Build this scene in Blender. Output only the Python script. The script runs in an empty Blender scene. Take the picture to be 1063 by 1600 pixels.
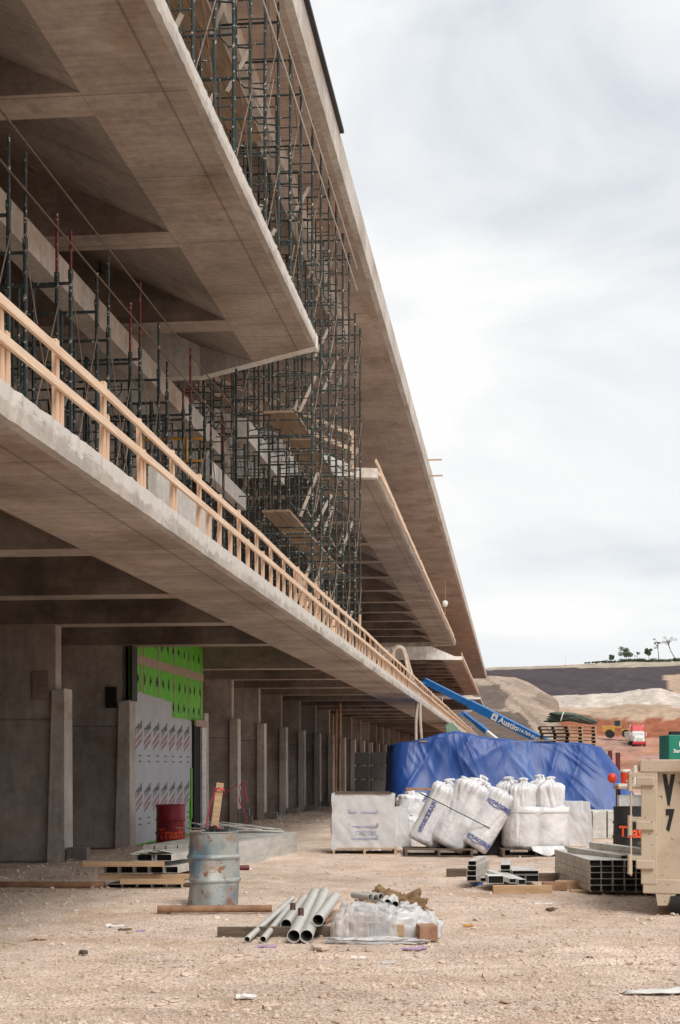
import bpy, math, random
from math import sin, cos, pi, radians as R
from mathutils import Vector, Matrix, noise
random.seed(7)
rnd = random.uniform
scn = bpy.context.scene
# ---------------------------------------------------------------- camera
F = 2400.0; VPX = 800.0; CX = 531.5; HY = 1198.0; EYE = 1.63
TH = math.atan((VPX - CX) / F)
cam_d = bpy.data.cameras.new('camera'); cam = bpy.data.objects.new('camera', cam_d)
scn.collection.objects.link(cam); scn.camera = cam
cam.location = (0, 0, EYE); cam.rotation_euler = (pi / 2, 0, TH)
cam_d.sensor_fit = 'VERTICAL'; cam_d.sensor_height = 36; cam_d.sensor_width = 24
cam_d.lens = 36 * F / 1600; cam_d.shift_y = (HY - 800) / 1600
cam_d.clip_end = 8000; cam_d.clip_start = 0.1
scn.render.resolution_x = 680; scn.render.resolution_y = 1024
scn.view_settings.view_transform = 'Standard'; scn.view_settings.look = 'None'
scn.view_settings.gamma = 1; scn.view_settings.exposure = 0.56
# ---------------------------------------------------------------- world
SUN_EL, SUN_AZ = R(50), R(150)      # azimuth measured clockwise from +Y
w = bpy.data.worlds.new('World'); scn.world = w; w.use_nodes = True
nt = w.node_tree; nt.nodes.clear()
def N(t, tree=None): return (tree or nt).nodes.new(t)
out = N('ShaderNodeOutputWorld'); bg = N('ShaderNodeBackground'); bg.inputs[1].default_value = 0.1
sky = N('ShaderNodeTexSky'); sky.sky_type = 'NISHITA'; sky.sun_disc = False
sky.sun_elevation = SUN_EL; sky.sun_rotation = SUN_AZ; sky.air_density = 1.2; sky.dust_density = 2
tc = N('ShaderNodeTexCoord'); mp = N('ShaderNodeMapping'); mp.inputs['Scale'].default_value = (1.0, 1.0, 1.9)
mp.inputs['Location'].default_value = (0.9, 0.4, 0.25)
n1 = N('ShaderNodeTexNoise'); n1.inputs['Scale'].default_value = 4.2; n1.inputs['Detail'].default_value = 8; n1.inputs['Roughness'].default_value = .5
n1.inputs['Distortion'].default_value = .5
cr = N('ShaderNodeValToRGB'); e = cr.color_ramp
e.elements[0].position = .33; e.elements[0].color = (4.5, 4.85, 5.25, 1)
e.elements[1].position = .56; e.elements[1].color = (6.75, 6.75, 6.72, 1)
m_ = e.elements.new(.44); m_.color = (5.7, 5.9, 6.1, 1)
n2 = N('ShaderNodeTexNoise'); n2.inputs['Scale'].default_value = 1.1; n2.inputs['Detail'].default_value = 5
cov = N('ShaderNodeMapRange'); cov.inputs[1].default_value = .30; cov.inputs[2].default_value = .42
cov.inputs[3].default_value = .72; cov.inputs[4].default_value = 1.0
mx = N('ShaderNodeMixRGB')
L = nt.links.new
L(tc.outputs['Generated'], mp.inputs[0]); L(mp.outputs[0], n1.inputs['Vector']); L(mp.outputs[0], n2.inputs['Vector'])
L(n1.outputs[0], cr.inputs[0]); L(n2.outputs[0], cov.inputs[0]); L(cov.outputs[0], mx.inputs[0])
L(sky.outputs[0], mx.inputs[1]); L(cr.outputs[0], mx.inputs[2]); L(mx.outputs[0], bg.inputs[0]); L(bg.outputs[0], out.inputs[0])
# ---------------------------------------------------------------- sun
sd = bpy.data.lights.new('sun', 'SUN'); sd.energy = 1.7; sd.angle = R(22); sd.color = (1, .96, .9)
so = bpy.data.objects.new('sun', sd); scn.collection.objects.link(so)
dirv = Vector((sin(SUN_AZ) * cos(SUN_EL), cos(SUN_AZ) * cos(SUN_EL), sin(SUN_EL)))
so.rotation_euler = dirv.to_track_quat('Z', 'Y').to_euler()

# ================================================================ helpers
def W(px, D, z=0.0):
    r = (px - CX) / F * D
    return Vector((r * cos(TH) - D * sin(TH), r * sin(TH) + D * cos(TH), z))
def WY(px, py, D): return W(px, D, EYE + (HY - py) / F * D)
def G(px, py, z=0.0): return W(px, (EYE - z) * F / (py - HY), z)
def link(o): scn.collection.objects.link(o); return o

class MB:
    def __init__(s): s.v = []; s.f = []
    def add(s, vs, fs):
        b = len(s.v); s.v += [tuple(x) for x in vs]; s.f += [tuple(b + i for i in f) for f in fs]; return s
    def hexa(s, p):   # bottom 4 ccw, top 4 ccw
        return s.add(p, [(3, 2, 1, 0), (4, 5, 6, 7), (0, 1, 5, 4), (1, 2, 6, 5), (2, 3, 7, 6), (3, 0, 4, 7)])
    def box(s, c, d, M=None):
        x, y, z = c; a, b, h = d[0] / 2, d[1] / 2, d[2] / 2
        p = [Vector((x + i * a, y + j * b, z + k * h)) for k in (-1, 1) for i, j in ((-1, -1), (1, -1), (1, 1), (-1, 1))]
        if M is not None: p = [M @ q for q in p]
        return s.hexa(p)
    def bar(s, p0, p1, wd, ht, up=(0, 0, 1)):
        p0, p1 = Vector(p0), Vector(p1); d = (p1 - p0).normalized(); u = Vector(up)
        if abs(d.dot(u)) > .98: u = Vector((0, 1, 0))
        a = d.cross(u).normalized() * wd / 2; b = a.cross(d).normalized() * ht / 2
        return s.hexa([p0 - a - b, p0 + a - b, p1 + a - b, p1 - a - b, p0 - a + b, p0 + a + b, p1 + a + b, p1 - a + b])
    def tube(s, p0, p1, r, n=8, r1=None, cap=True):
        return s.path([p0, p1], [r, r if r1 is None else r1], n, cap)
    def path(s, pts, r, n=8, cap=True):
        pts = [Vector(p) for p in pts]; m = len(pts)
        rs = r if isinstance(r, (list, tuple)) else [r] * m
        b = len(s.v); u = None
        for i, p in enumerate(pts):
            d = (pts[min(i + 1, m - 1)] - pts[max(i - 1, 0)]).normalized()
            if u is None:
                u = Vector((0, 0, 1)) if abs(d.z) < .9 else Vector((1, 0, 0))
            a = d.cross(u).normalized(); u = a.cross(d).normalized()
            for k in range(n):
                t = 2 * pi * k / n; s.v.append(tuple(p + (a * cos(t) + u * sin(t)) * rs[i]))
        for i in range(m - 1):
            for k in range(n):
                k2 = (k + 1) % n
                s.f.append((b + i * n + k, b + (i + 1) * n + k, b + (i + 1) * n + k2, b + i * n + k2))
        if cap:
            s.f.append(tuple(b + k for k in range(n))); s.f.append(tuple(b + (m - 1) * n + k for k in reversed(range(n))))
        return s
    def hollow(s, p0, p1, r, t, n=16):   # open pipe with wall
        p0, p1 = Vector(p0), Vector(p1); d = (p1 - p0).normalized()
        u = Vector((0, 0, 1)) if abs(d.z) < .9 else Vector((1, 0, 0))
        a = d.cross(u).normalized(); u = a.cross(d); b = len(s.v)
        for p, rr in ((p0, r), (p1, r), (p1, r - t), (p0, r - t)):
            for k in range(n):
                q = 2 * pi * k / n; s.v.append(tuple(p + (a * cos(q) + u * sin(q)) * rr))
        for i in range(4):
            for k in range(n):
                k2 = (k + 1) % n; j = (i + 1) % 4
                s.f.append((b + i * n + k, b + j * n + k, b + j * n + k2, b + i * n + k2))
        return s
    def prism(s, poly, v):
        n = len(poly); v = Vector(v); p = [Vector(q) for q in poly]; q = [a + v for a in p]
        return s.add(p + q, [tuple(reversed(range(n))), tuple(range(n, 2 * n))] + [(i, (i + 1) % n, (i + 1) % n + n, i + n) for i in range(n)])
    def xz(s, poly, y0, y1, ny=1):    # polygon in XZ extruded in Y, y0/y1 may be functions of x
        f0 = y0 if callable(y0) else (lambda x: y0); f1 = y1 if callable(y1) else (lambda x: y1)
        n = len(poly); vs = []
        for j in range(ny + 1):
            t = j / ny
            vs += [(x, f0(x) * (1 - t) + f1(x) * t, z) for x, z in poly]
        fs = [tuple(range(n)), tuple(ny * n + i for i in reversed(range(n)))]
        for j in range(ny):
            for i in range(n):
                k = (i + 1) % n
                fs.append((j * n + i, (j + 1) * n + i, (j + 1) * n + k, j * n + k))
        return s.add(vs, fs)
    def lathe(s, prof, n=32, fn=None):
        b = len(s.v); m = len(prof)
        for r, z in prof:
            for k in range(n):
                t = 2 * pi * k / n; p = Vector((r * cos(t), r * sin(t), z))
                s.v.append(tuple(fn(p, t) if fn else p))
        for i in range(m - 1):
            for k in range(n):
                k2 = (k + 1) % n; s.f.append((b + i * n + k, b + i * n + k2, b + (i + 1) * n + k2, b + (i + 1) * n + k))
        return s
    def mesh(s, name, smooth):
        me = bpy.data.meshes.new(name); me.from_pydata(s.v, [], s.f); me.validate(); me.update()
        import bmesh
        bm = bmesh.new(); bm.from_mesh(me); bmesh.ops.recalc_face_normals(bm, faces=bm.faces); bm.to_mesh(me); bm.free()
        if smooth: 
            for p in me.polygons: p.use_smooth = True
        return me
    def build(s, name, m, parent=None, smooth=False, bevel=0, auto=False):
        me = s.mesh(name, smooth); o = link(bpy.data.objects.new(name, me))
        me.materials.append(m)
        if parent: o.parent = parent
        if bevel:
            b = o.modifiers.new('bevel', 'BEVEL'); b.width = bevel; b.segments = 2; b.limit_method = 'ANGLE'
        if auto: me.set_sharp_from_angle(angle=R(40))
        return o

def thing(name, label, cat, loc=(0, 0, 0), rz=0, group=None):
    o = link(bpy.data.objects.new(name, None)); o.location = loc; o.rotation_euler = (0, 0, rz)
    o.empty_display_size = .2; tag(o, label, cat, group); return o
def tag(o, label=None, cat=None, group=None, kind=None):
    if label: o['label'] = label
    if cat: o['category'] = cat
    if group: o['group'] = group
    if kind: o['kind'] = kind
    return o
def dup(root, loc, rz=None, label=None):
    def cp(o, par):
        c = o.copy(); link(c)
        if par: c.parent = par
        for ch in list(o.children): cp(ch, c)
        return c
    r = cp(root, None); r.location = loc
    if rz is not None: r.rotation_euler = (0, 0, rz)
    if label: r['label'] = label
    return r
def nz(x, y, z=0.0): return noise.noise(Vector((x, y, z)))
def text(name, s, size, m, parent, fn, ext=.0015, bold=0.0, sx=1.0):
    c = bpy.data.curves.new('t', 'FONT'); c.body = s; c.size = size; c.extrude = ext; c.offset = bold
    c.align_x = 'CENTER'; c.align_y = 'CENTER'; c.resolution_u = 3
    t = bpy.data.objects.new('t', c); link(t)
    me = bpy.data.meshes.new_from_object(t); bpy.data.objects.remove(t)
    for v in me.vertices: v.co = fn(v.co.x * sx, v.co.y, v.co.z)
    me.name = name; o = link(bpy.data.objects.new(name, me)); me.materials.clear(); me.materials.append(m)
    if parent: o.parent = parent
    return o
# ---------------------------------------------------------------- materials
def srgb(r, g, b):
    f = lambda c: (c / 255 / 12.92) if c / 255 <= .04045 else ((c / 255 + .055) / 1.055) ** 2.4
    return (f(r), f(g), f(b), 1)
def mat(name, c1, c2=None, scale=4, rough=.8, metal=0, bump=0, bscale=None, specks=None, coord='Object', stretch=(1, 1, 1), spec=.5, detail=6, trans=0, alpha=1):
    m = bpy.data.materials.new(name); m.use_nodes = True; t = m.node_tree; b = t.nodes['Principled BSDF']
    l = t.links.new
    b.inputs['Roughness'].default_value = rough; b.inputs['Metallic'].default_value = metal
    b.inputs['Specular IOR Level'].default_value = spec
    b.inputs['Transmission Weight'].default_value = trans; b.inputs['Alpha'].default_value = alpha
    tcn = t.nodes.new('ShaderNodeTexCoord'); mpn = t.nodes.new('ShaderNodeMapping'); mpn.inputs['Scale'].default_value = stretch
    l(tcn.outputs[coord], mpn.inputs[0])
    c2 = c2 or tuple(x * .8 for x in c1[:3]) + (1,)
    n = t.nodes.new('ShaderNodeTexNoise'); n.inputs['Scale'].default_value = scale; n.inputs['Detail'].default_value = detail; n.inputs['Roughness'].default_value = .6
    l(mpn.outputs[0], n.inputs['Vector'])
    mr = t.nodes.new('ShaderNodeMapRange'); mr.inputs[1].default_value = .34; mr.inputs[2].default_value = .66; l(n.outputs[0], mr.inputs[0])
    x = t.nodes.new('ShaderNodeMixRGB'); x.inputs[1].default_value = c1; x.inputs[2].default_value = c2; l(mr.outputs[0], x.inputs[0])
    last = x
    for sp in (specks or []):    # (color, scale, threshold, softness)
        n3 = t.nodes.new('ShaderNodeTexNoise'); n3.inputs['Scale'].default_value = sp[1]; n3.inputs['Detail'].default_value = 4
        l(mpn.outputs[0], n3.inputs['Vector'])
        r3 = t.nodes.new('ShaderNodeMapRange'); r3.inputs[1].default_value = sp[2]; r3.inputs[2].default_value = sp[2] + sp[3]; l(n3.outputs[0], r3.inputs[0])
        y = t.nodes.new('ShaderNodeMixRGB'); y.inputs[2].default_value = sp[0]; l(last.outputs[0], y.inputs[1]); l(r3.outputs[0], y.inputs[0]); last = y
    l(last.outputs[0], b.inputs['Base Color'])
    if bump:
        nb = t.nodes.new('ShaderNodeTexNoise'); nb.inputs['Scale'].default_value = bscale or scale * 4; nb.inputs['Detail'].default_value = 8
        l(mpn.outputs[0], nb.inputs['Vector'])
        bp = t.nodes.new('ShaderNodeBump'); bp.inputs['Strength'].default_value = bump; bp.inputs['Distance'].default_value = .02
        l(nb.outputs[0], bp.inputs['Height']); l(bp.outputs[0], b.inputs['Normal'])
    m['last'] = last.name
    return m

def concrete(name, base, seams=None, vertical=False, streak=(1, 1, 1), dark=.6):
    """board formed concrete: blotches, streaks, optional transverse form joints every `seams` metres"""
    m = bpy.data.materials.new(name); m.use_nodes = True; t = m.node_tree; b = t.nodes['Principled BSDF']; l = t.links.new
    b.inputs['Roughness'].default_value = .88; b.inputs['Specular IOR Level'].default_value = .25
    tcn = t.nodes.new('ShaderNodeTexCoord')
    def noi(scale, st=(1, 1, 1), det=6, ro=.6):
        mpn = t.nodes.new('ShaderNodeMapping'); mpn.inputs['Scale'].default_value = st; l(tcn.outputs['Object'], mpn.inputs[0])
        n = t.nodes.new('ShaderNodeTexNoise'); n.inputs['Scale'].default_value = scale; n.inputs['Detail'].default_value = det; n.inputs['Roughness'].default_value = ro
        l(mpn.outputs[0], n.inputs['Vector']); return n.outputs[0]
    def rng(s, a, b_, c, d):
        r = t.nodes.new('ShaderNodeMapRange'); r.inputs[1].default_value = a; r.inputs[2].default_value = b_; r.inputs[3].default_value = c; r.inputs[4].default_value = d; l(s, r.inputs[0]); return r.outputs[0]
    def mul(a, b_):
        q = t.nodes.new('ShaderNodeMath'); q.operation = 'MULTIPLY'; l(a, q.inputs[0]); l(b_, q.inputs[1]); return q.outputs[0]
    big = rng(noi(.55, det=8), .35, .68, 1.14, dark)
    fine = rng(noi(9), .3, .7, .86, 1.12)
    strk = rng(noi(2.2, streak, 5), .3, .72, 1.12, .84)
    f = mul(mul(big, fine), strk)
    if seams:
        sep = t.nodes.new('ShaderNodeSeparateXYZ'); l(tcn.outputs['Object'], sep.inputs[0])
        for ax, per, off in seams:
            a = t.nodes.new('ShaderNodeMath'); a.operation = 'ADD'; a.inputs[1].default_value = off; l(sep.outputs[ax], a.inputs[0])
            p = t.nodes.new('ShaderNodeMath'); p.operation = 'PINGPONG'; p.inputs[1].default_value = per / 2; l(a.outputs[0], p.inputs[0])
            f = mul(f, rng(p.outputs[0], .008, .022, .62, 1.0))
    f = mul(f, rng(noi(1.7, (1, .35, 1), 10, .72), .60, .66, 1.0, .80))
    f = mul(f, rng(noi(60, (1, 1, 1), 2), .70, .74, 1.0, .7))
    mxn = t.nodes.new('ShaderNodeMixRGB'); mxn.blend_type = 'MULTIPLY'; mxn.inputs[0].default_value = 1; 
    stain = t.nodes.new('ShaderNodeMixRGB'); stain.inputs[1].default_value = base; stain.inputs[2].default_value = (base[0] * .76, base[1] * .66, base[2] * .57, 1)
    l(rng(noi(1.1, (1, .45, 1), 7), .5, .74, 0, 1), stain.inputs[0])
    l(stain.outputs[0], mxn.inputs[1]); 
    comb = t.nodes.new('ShaderNodeCombineXYZ'); [l(f, comb.inputs[i]) for i in range(3)]
    l(comb.outputs[0], mxn.inputs[2]); l(mxn.outputs[0], b.inputs['Base Color'])
    bp = t.nodes.new('ShaderNodeBump'); bp.inputs['Strength'].default_value = .35; bp.inputs['Distance'].default_value = .012
    l(noi(14, det=8), bp.inputs['Height']); l(bp.outputs[0], b.inputs['Normal'])
    return m
CB = (.42, .350, .301, 1)
M = {}
M['soffit'] = concrete('soffit_concrete', CB, seams=[(1, 2.44, .3), (0, 40, 3.85)], streak=(.35, 6, 6), dark=.66)
M['canopy'] = concrete('canopy_concrete', (.44, .365, .315, 1), seams=[(1, 4.6, .3)], streak=(.4, 5, 5), dark=.78)
M['wallc'] = concrete('wall_concrete', (.43, .38, .34, 1), seams=[(2, 2.44, .0)], streak=(3, 3, .5), dark=.55)
M['pier'] = concrete('pier_concrete', (.50, .455, .415, 1), streak=(5, 5, .5), dark=.72)
M['beam'] = concrete('stained_shaded_beam_concrete', (.27, .22, .188, 1), streak=(.5, 5, 5), dark=.38)  # form stains, plus the shade on the beam sides painted into the darker colour
M['new_conc_lit'] = concrete('sky_lit_new_concrete', (.80, .78, .74, 1), streak=(4, 4, .6), dark=.86)  # fresh concrete, paler still with skylight from the deck gap painted in
M['light_conc'] = concrete('fresh_concrete', (.56, .53, .49, 1), streak=(4, 4, .6), dark=.8)
M['cmu'] = mat('block', srgb(150, 145, 138), srgb(120, 115, 110), 20, .95, bump=.5)
# fascia : pale slurry crust over the upper part with a ragged lower line
def fascia_mat():
    m = concrete('fascia_concrete', (.50, .455, .41, 1), streak=(5, .6, 3), dark=.7)
    t = m.node_tree; l = t.links.new; b = t.nodes['Principled BSDF']
    src = b.inputs['Base Color'].links[0].from_socket
    tcn = t.nodes.new('ShaderNodeTexCoord'); sep = t.nodes.new('ShaderNodeSeparateXYZ'); l(tcn.outputs['Object'], sep.inputs[0])
    n = t.nodes.new('ShaderNodeTexNoise'); n.inputs['Scale'].default_value = 1.9; n.inputs['Detail'].default_value = 12; n.inputs['Roughness'].default_value = .82; mq = t.nodes.new('ShaderNodeMapping'); mq.inputs['Scale'].default_value = (1, 1, 3); l(tcn.outputs['Object'], mq.inputs[0]); l(mq.outputs[0], n.inputs['Vector'])
    a = t.nodes.new('ShaderNodeMath'); a.operation = 'MULTIPLY_ADD'; a.inputs[1].default_value = .75; l(n.outputs[0], a.inputs[0])
    l(sep.outputs[2], a.inputs[2])
    r = t.nodes.new('ShaderNodeMapRange'); r.inputs[1].default_value = .47; r.inputs[2].default_value = .50; l(a.outputs[0], r.inputs[0])
    x = t.nodes.new('ShaderNodeMixRGB'); x.inputs[2].default_value = (.62, .59, .55, 1); l(r.outputs[0], x.inputs[0]); l(src, x.inputs[1])
    l(x.outputs[0], b.inputs['Base Color']); return m
M['fascia'] = fascia_mat()
M['scaf'] = mat('scaffold_paint', srgb(58, 70, 68), srgb(40, 50, 50), 3, .6, .1, specks=[(srgb(190, 185, 175), 22, .63, .02), (srgb(96, 70, 55), 9, .62, .05)])
M['red_paint'] = mat('red_paint', srgb(120, 40, 34), srgb(90, 35, 30), 5, .55, specks=[(srgb(170, 160, 150), 25, .64, .02)])
M['galv'] = mat('galvanised', srgb(216, 214, 209), srgb(182, 180, 174), 4, .45, .2, stretch=(1, .3, 2))
M['brace'] = mat('brace_steel', srgb(204, 192, 178), srgb(164, 150, 136), 3, .65, .2)
M['oldbrace'] = mat('weathered_brace', srgb(140, 124, 110), srgb(104, 88, 78), 3, .7, .1)
M['wood'] = mat('new_lumber', srgb(234, 210, 184), srgb(214, 182, 154), 3, .75, stretch=(8, .6, 8), bump=.15, bscale=30)
M['woodp'] = mat('lumber_post', srgb(230, 198, 170), srgb(206, 168, 138), 4, .75, stretch=(8, 8, .6), bump=.15, bscale=30)
M['plank'] = mat('scaffold_plank', srgb(168, 145, 120), srgb(126, 106, 88), 3, .85, stretch=(7, .5, 7), bump=.2)
M['oldwood'] = mat('weathered_lumber', srgb(112, 98, 84), srgb(78, 66, 56), 4, .9, stretch=(.7, 6, 6), bump=.3)
M['tanwood'] = mat('tan_lumber', srgb(198, 168, 134), srgb(170, 138, 106), 4, .8, stretch=(.7, 6, 6), bump=.2)
M['yellow'] = mat('yellow_paint', srgb(214, 158, 40), srgb(180, 126, 30), 5, .5)
M['black'] = mat('black_steel', srgb(34, 34, 36), srgb(22, 22, 24), 4, .6)
M['darkrub'] = mat('dark_rubber', srgb(40, 38, 36), srgb(28, 27, 26), 5, .85)
M['outlet'] = mat('dark_rusty_steel', srgb(104, 82, 72), srgb(78, 58, 50), 9, .8)
M['rustpipe'] = mat('rusty_pipe', srgb(164, 128, 100), srgb(122, 88, 66), 5, .8, bump=.2)
M['wrap'] = mat('house_wrap', srgb(176, 180, 186), srgb(162, 166, 172), 2, .45, bump=.5, bscale=3)
M['green'] = mat('green_sheathing', srgb(100, 196, 36), srgb(82, 172, 28), 3, .6, specks=[(srgb(200, 200, 190), 30, .67, .02)])
M['tape'] = mat('joint_tape', srgb(176, 158, 142), srgb(150, 134, 120), 9, .8)
M['ink'] = mat('black_ink', srgb(66, 64, 66), srgb(104, 100, 102), 30, .7)
M['pinkink'] = mat('red_ink', srgb(178, 128, 134), srgb(160, 120, 126), 30, .7)
M['blueink'] = mat('blue_ink', srgb(84, 90, 150), srgb(130, 136, 176), 9, .6)
M['orangespray'] = mat('orange_spray', srgb(232, 92, 50), srgb(206, 72, 40), 20, .6)
M['drumblue'] = mat('weathered_drum', srgb(156, 166, 168), srgb(172, 170, 160), 5, .55, .15, bump=.25, bscale=14,
                    specks=[(srgb(108, 130, 144), 3.0, .46, .14), (srgb(150, 124, 104), 4.0, .54, .16), (srgb(140, 98, 72), 9, .62, .06), (srgb(104, 70, 52), 30, .67, .03)])
M['drumred'] = mat('red_drum', srgb(156, 34, 48), srgb(124, 26, 38), 4, .5, bump=.15, bscale=12, specks=[(srgb(80, 40, 36), 9, .64, .04)])
M['white'] = mat('white_paint', srgb(236, 234, 230), srgb(214, 212, 208), 6, .6)
M['bag'] = mat('white_film_bag', srgb(232, 231, 232), srgb(204, 203, 206), 3, .33, bump=1.0, bscale=9, specks=[(srgb(176, 166, 156), 2.5, .62, .2)])
M['film'] = mat('cloudy_film', srgb(232, 230, 230), srgb(214, 212, 212), 2.5, .22, bump=1.0, bscale=5, alpha=.74)
M['cartonw'] = mat('pale_carton', srgb(206, 206, 208), srgb(186, 187, 190), 3, .6)
M['clear'] = mat('clear_film', srgb(224, 224, 226), srgb(236, 236, 238), 9, .12, bump=1, bscale=7, alpha=.42, stretch=(3, 1, .7), spec=.8)
M['tarp'] = mat('blue_tarp', srgb(40, 78, 148), srgb(30, 62, 128), .8, .45, bump=.28, bscale=5, detail=9, stretch=(2.5, 2, .8), specks=[(srgb(84, 120, 182), .5, .52, .3)])
M['tan'] = mat('tan_container_paint', srgb(200, 185, 164), srgb(188, 170, 148), 2, .55, bump=.06, bscale=9, specks=[(srgb(160, 138, 112), 1.6, .54, .2), (srgb(120, 92, 70), 5, .66, .06), (srgb(104, 76, 58), 24, .67, .03)])
M['stud'] = mat('galvanised_stud', srgb(216, 212, 205), srgb(178, 173, 164), 7, .5, .1)
M['faint'] = mat('faint_blue_print', srgb(138, 142, 168), srgb(176, 178, 194), 9, .6)
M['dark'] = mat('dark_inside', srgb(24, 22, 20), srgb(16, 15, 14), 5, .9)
M['pvc'] = mat('dusty_pipe', srgb(206, 204, 199), srgb(192, 189, 182), 2, .4, specks=[(srgb(176, 164, 150), 3, .6, .25)])
M['burlap'] = mat('burlap', srgb(150, 122, 90), srgb(120, 96, 70), 12, .95, bump=.5)
M['brick'] = mat('brown_brick', srgb(172, 134, 106), srgb(140, 104, 80), 9, .9, bump=.3)
M['boom'] = mat('blue_boom', srgb(28, 112, 184), srgb(22, 96, 164), 2, .4)
M['net'] = mat('green_net', srgb(70, 104, 86), srgb(110, 132, 112), 4, .8, stretch=(8, 8, .6))
M['maroon'] = mat('maroon_paint', srgb(104, 26, 36), srgb(84, 20, 28), 4, .5)
M['redorange'] = mat('orange_plastic', srgb(226, 72, 44), srgb(206, 60, 36), 4, .4)
M['gengreen'] = mat('green_housing', srgb(18, 128, 104), srgb(14, 110, 90), 2, .5)
M['truckred'] = mat('truck_red', srgb(198, 34, 48), srgb(176, 28, 40), 3, .35)
M['truckwhite'] = mat('truck_white', srgb(224, 222, 220), srgb(200, 196, 192), 3, .35)
M['glass'] = mat('glass', srgb(60, 72, 84), srgb(44, 54, 66), 3, .1)
M['machine'] = mat('machine_yellow', srgb(200, 152, 70), srgb(170, 124, 58), 3, .6)
M['bark'] = mat('bark', srgb(86, 72, 62), srgb(66, 54, 46), 8, .9)
M['leaf'] = mat('foliage', srgb(98, 116, 84), srgb(66, 82, 58), .8, .8)
M['hose'] = mat('grey_green_hose', srgb(96, 108, 92), srgb(70, 80, 70), 5, .7)
M['hosew'] = mat('pale_hose', srgb(206, 190, 170), srgb(176, 156, 134), 5, .7)
M['flag'] = mat('pink_ribbon', srgb(206, 52, 84), srgb(180, 40, 70), 5, .6)
M['purple'] = mat('lilac_paper', srgb(186, 160, 186), srgb(160, 134, 164), 8, .8)
M['rock'] = mat('limestone_rock', srgb(226, 208, 190), srgb(172, 150, 132), .9, .95, bump=.3)

# ================================================================ ground
def lerp(t, xs, ys):
    if t <= xs[0]: return ys[0]
    for i in range(len(xs) - 1):
        if t <= xs[i + 1]:
            a = (t - xs[i]) / (xs[i + 1] - xs[i]); return ys[i] * (1 - a) + ys[i + 1] * a
    return ys[-1]
PXK = [700, 860, 900, 960, 1000, 1030, 1063, 1400]
DK = [100, 200, 285, 308, 335, 368, 398, 420, 560, 600, 900]
YK = [[1237.1] * 8, [1192, 1192, 1192, 1190, 1189, 1188, 1188, 1188], [1168, 1168, 1167, 1166, 1166, 1166, 1166, 1166],
      [1150, 1148, 1147, 1152, 1154, 1154, 1152, 1150], [1120, 1118, 1116, 1124, 1128, 1126, 1122, 1120], [1106, 1106, 1106, 1106, 1106, 1106, 1108, 1108],
      [1090, 1089, 1087, 1084, 1077, 1074, 1085, 1085], [1087, 1088, 1086, 1084, 1083, 1083, 1084, 1084], [1049, 1044, 1043, 1043, 1042, 1041, 1040, 1038],
      [1045, 1040, 1038, 1035, 1034, 1034, 1033, 1031], [1095, 1092, 1090, 1088, 1088, 1088, 1086, 1086]]
DIRT = srgb(232, 210, 193); CLAY = srgb(186, 134, 110); BANK = srgb(158, 98, 74); TANC = srgb(186, 162, 140); SAND = srgb(206, 194, 184); GEO = srgb(80, 72, 75); CREST = srgb(178, 166, 148)
ZC = [DIRT, CLAY, CLAY, BANK, TANC, SAND, SAND, GEO, CREST, CREST]
def far(px, D):
    ys = [lerp(px, PXK, r) for r in YK]
    y = lerp(D, DK, ys)
    y += 1.2 * nz(px * .03, D * .02) * min(1, max(0, (D - 120) / 100))
    y -= 14 * math.exp(-((px - 1003) / 40) ** 2 - ((D - 352) / 14) ** 2)
    wob = D + 6 * nz(px * .05, D * .05, 3) + 3 * nz(px * .2, D * .2, 5)
    k = 0
    while k < len(DK) - 2 and wob > DK[k + 1]: k += 1
    c = ZC[k]
    if k == 7 and y > 1054 + 3 * nz(px * .2, 1) and px > 1036 + (y - 1054) * .45: c = TANC
    if k == 0:
        a = min(1, max(0, (D - 70) / 60)); c = tuple(DIRT[i] * (1 - a) + CLAY[i] * a for i in range(4))
    if k in (1, 2):
        a = max(0, min(1, .5 + 1.6 * nz(px * .012, D * .06, 9))); c = tuple(CLAY[i] * (1 - a) + BANK[i] * a * .6 + SAND[i] * a * .4 for i in range(4))
    if k == 4 or (300 < D < 372 and abs(px - 1003) < 46 and y < 1124 - abs(px - 1003) * .1): c = TANC
    q = 1 + .28 * nz(px * .035, D * .035, 11) + .22 * nz(px * .11, D * .12, 12) + .14 * nz(px * .3, D * .35, 13)
    if k == 7: q = 1 + .35 * nz(px * .02 + D * .03, D * .01, 14) + .15 * nz(px * .2, D * .1, 15)
    if k == 7 and abs((px - 840) - (D - 430) * .8 - 50) < 2.0: q *= 1.35
    if k == 7 and abs((px - 960) - (D - 430) * .3) < 1.6: q *= 1.3
    c = (c[0] * q, c[1] * q, c[2] * q, 1)
    y += (1.6 * nz(px * .09, D * .09, 16) + .8 * nz(px * .3, D * .3, 17)) * min(1, max(0, (D - 280) / 30)) * (.25 if k >= 7 else 1)
    return EYE + (HY - y) / F * D, c
def gz(x, y):     # small relief of the yard
    d = math.hypot(x, y)
    a = .018 * nz(x * .9, y * .9) + .012 * nz(x * 2.6, y * 2.6, 4) + .05 * (nz(x * .16, y * .16, 2))
    if d < 40:
        a += .006 * nz(x * 7, y * 7, 8)
        for (c0, sl, am, ph) in ((12.6, .10, .035, 0), (13.5, .10, .035, 0), (17.2, -.05, .03, 2), (18.3, -.05, .03, 2), (10.6, .22, .03, 4)):   # wheel ruts crossing the yard
            if x > -4.5:
                e_ = y - (c0 + sl * x + .35 * sin(x * .5 + ph)); a += am * (-math.exp(-(e_ / .13) ** 2) + .5 * math.exp(-((abs(e_) - .24) / .09) ** 2)) * min(1, (x + 4.5) / 2)
    # spoil heaped towards the wall line
    a += .10 * math.exp(-((x + 7.1) / .55) ** 2) * (.6 + .8 * nz(x * .8, y * .8, 6)) * (1 if y < 30 else .5)
    return a
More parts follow.
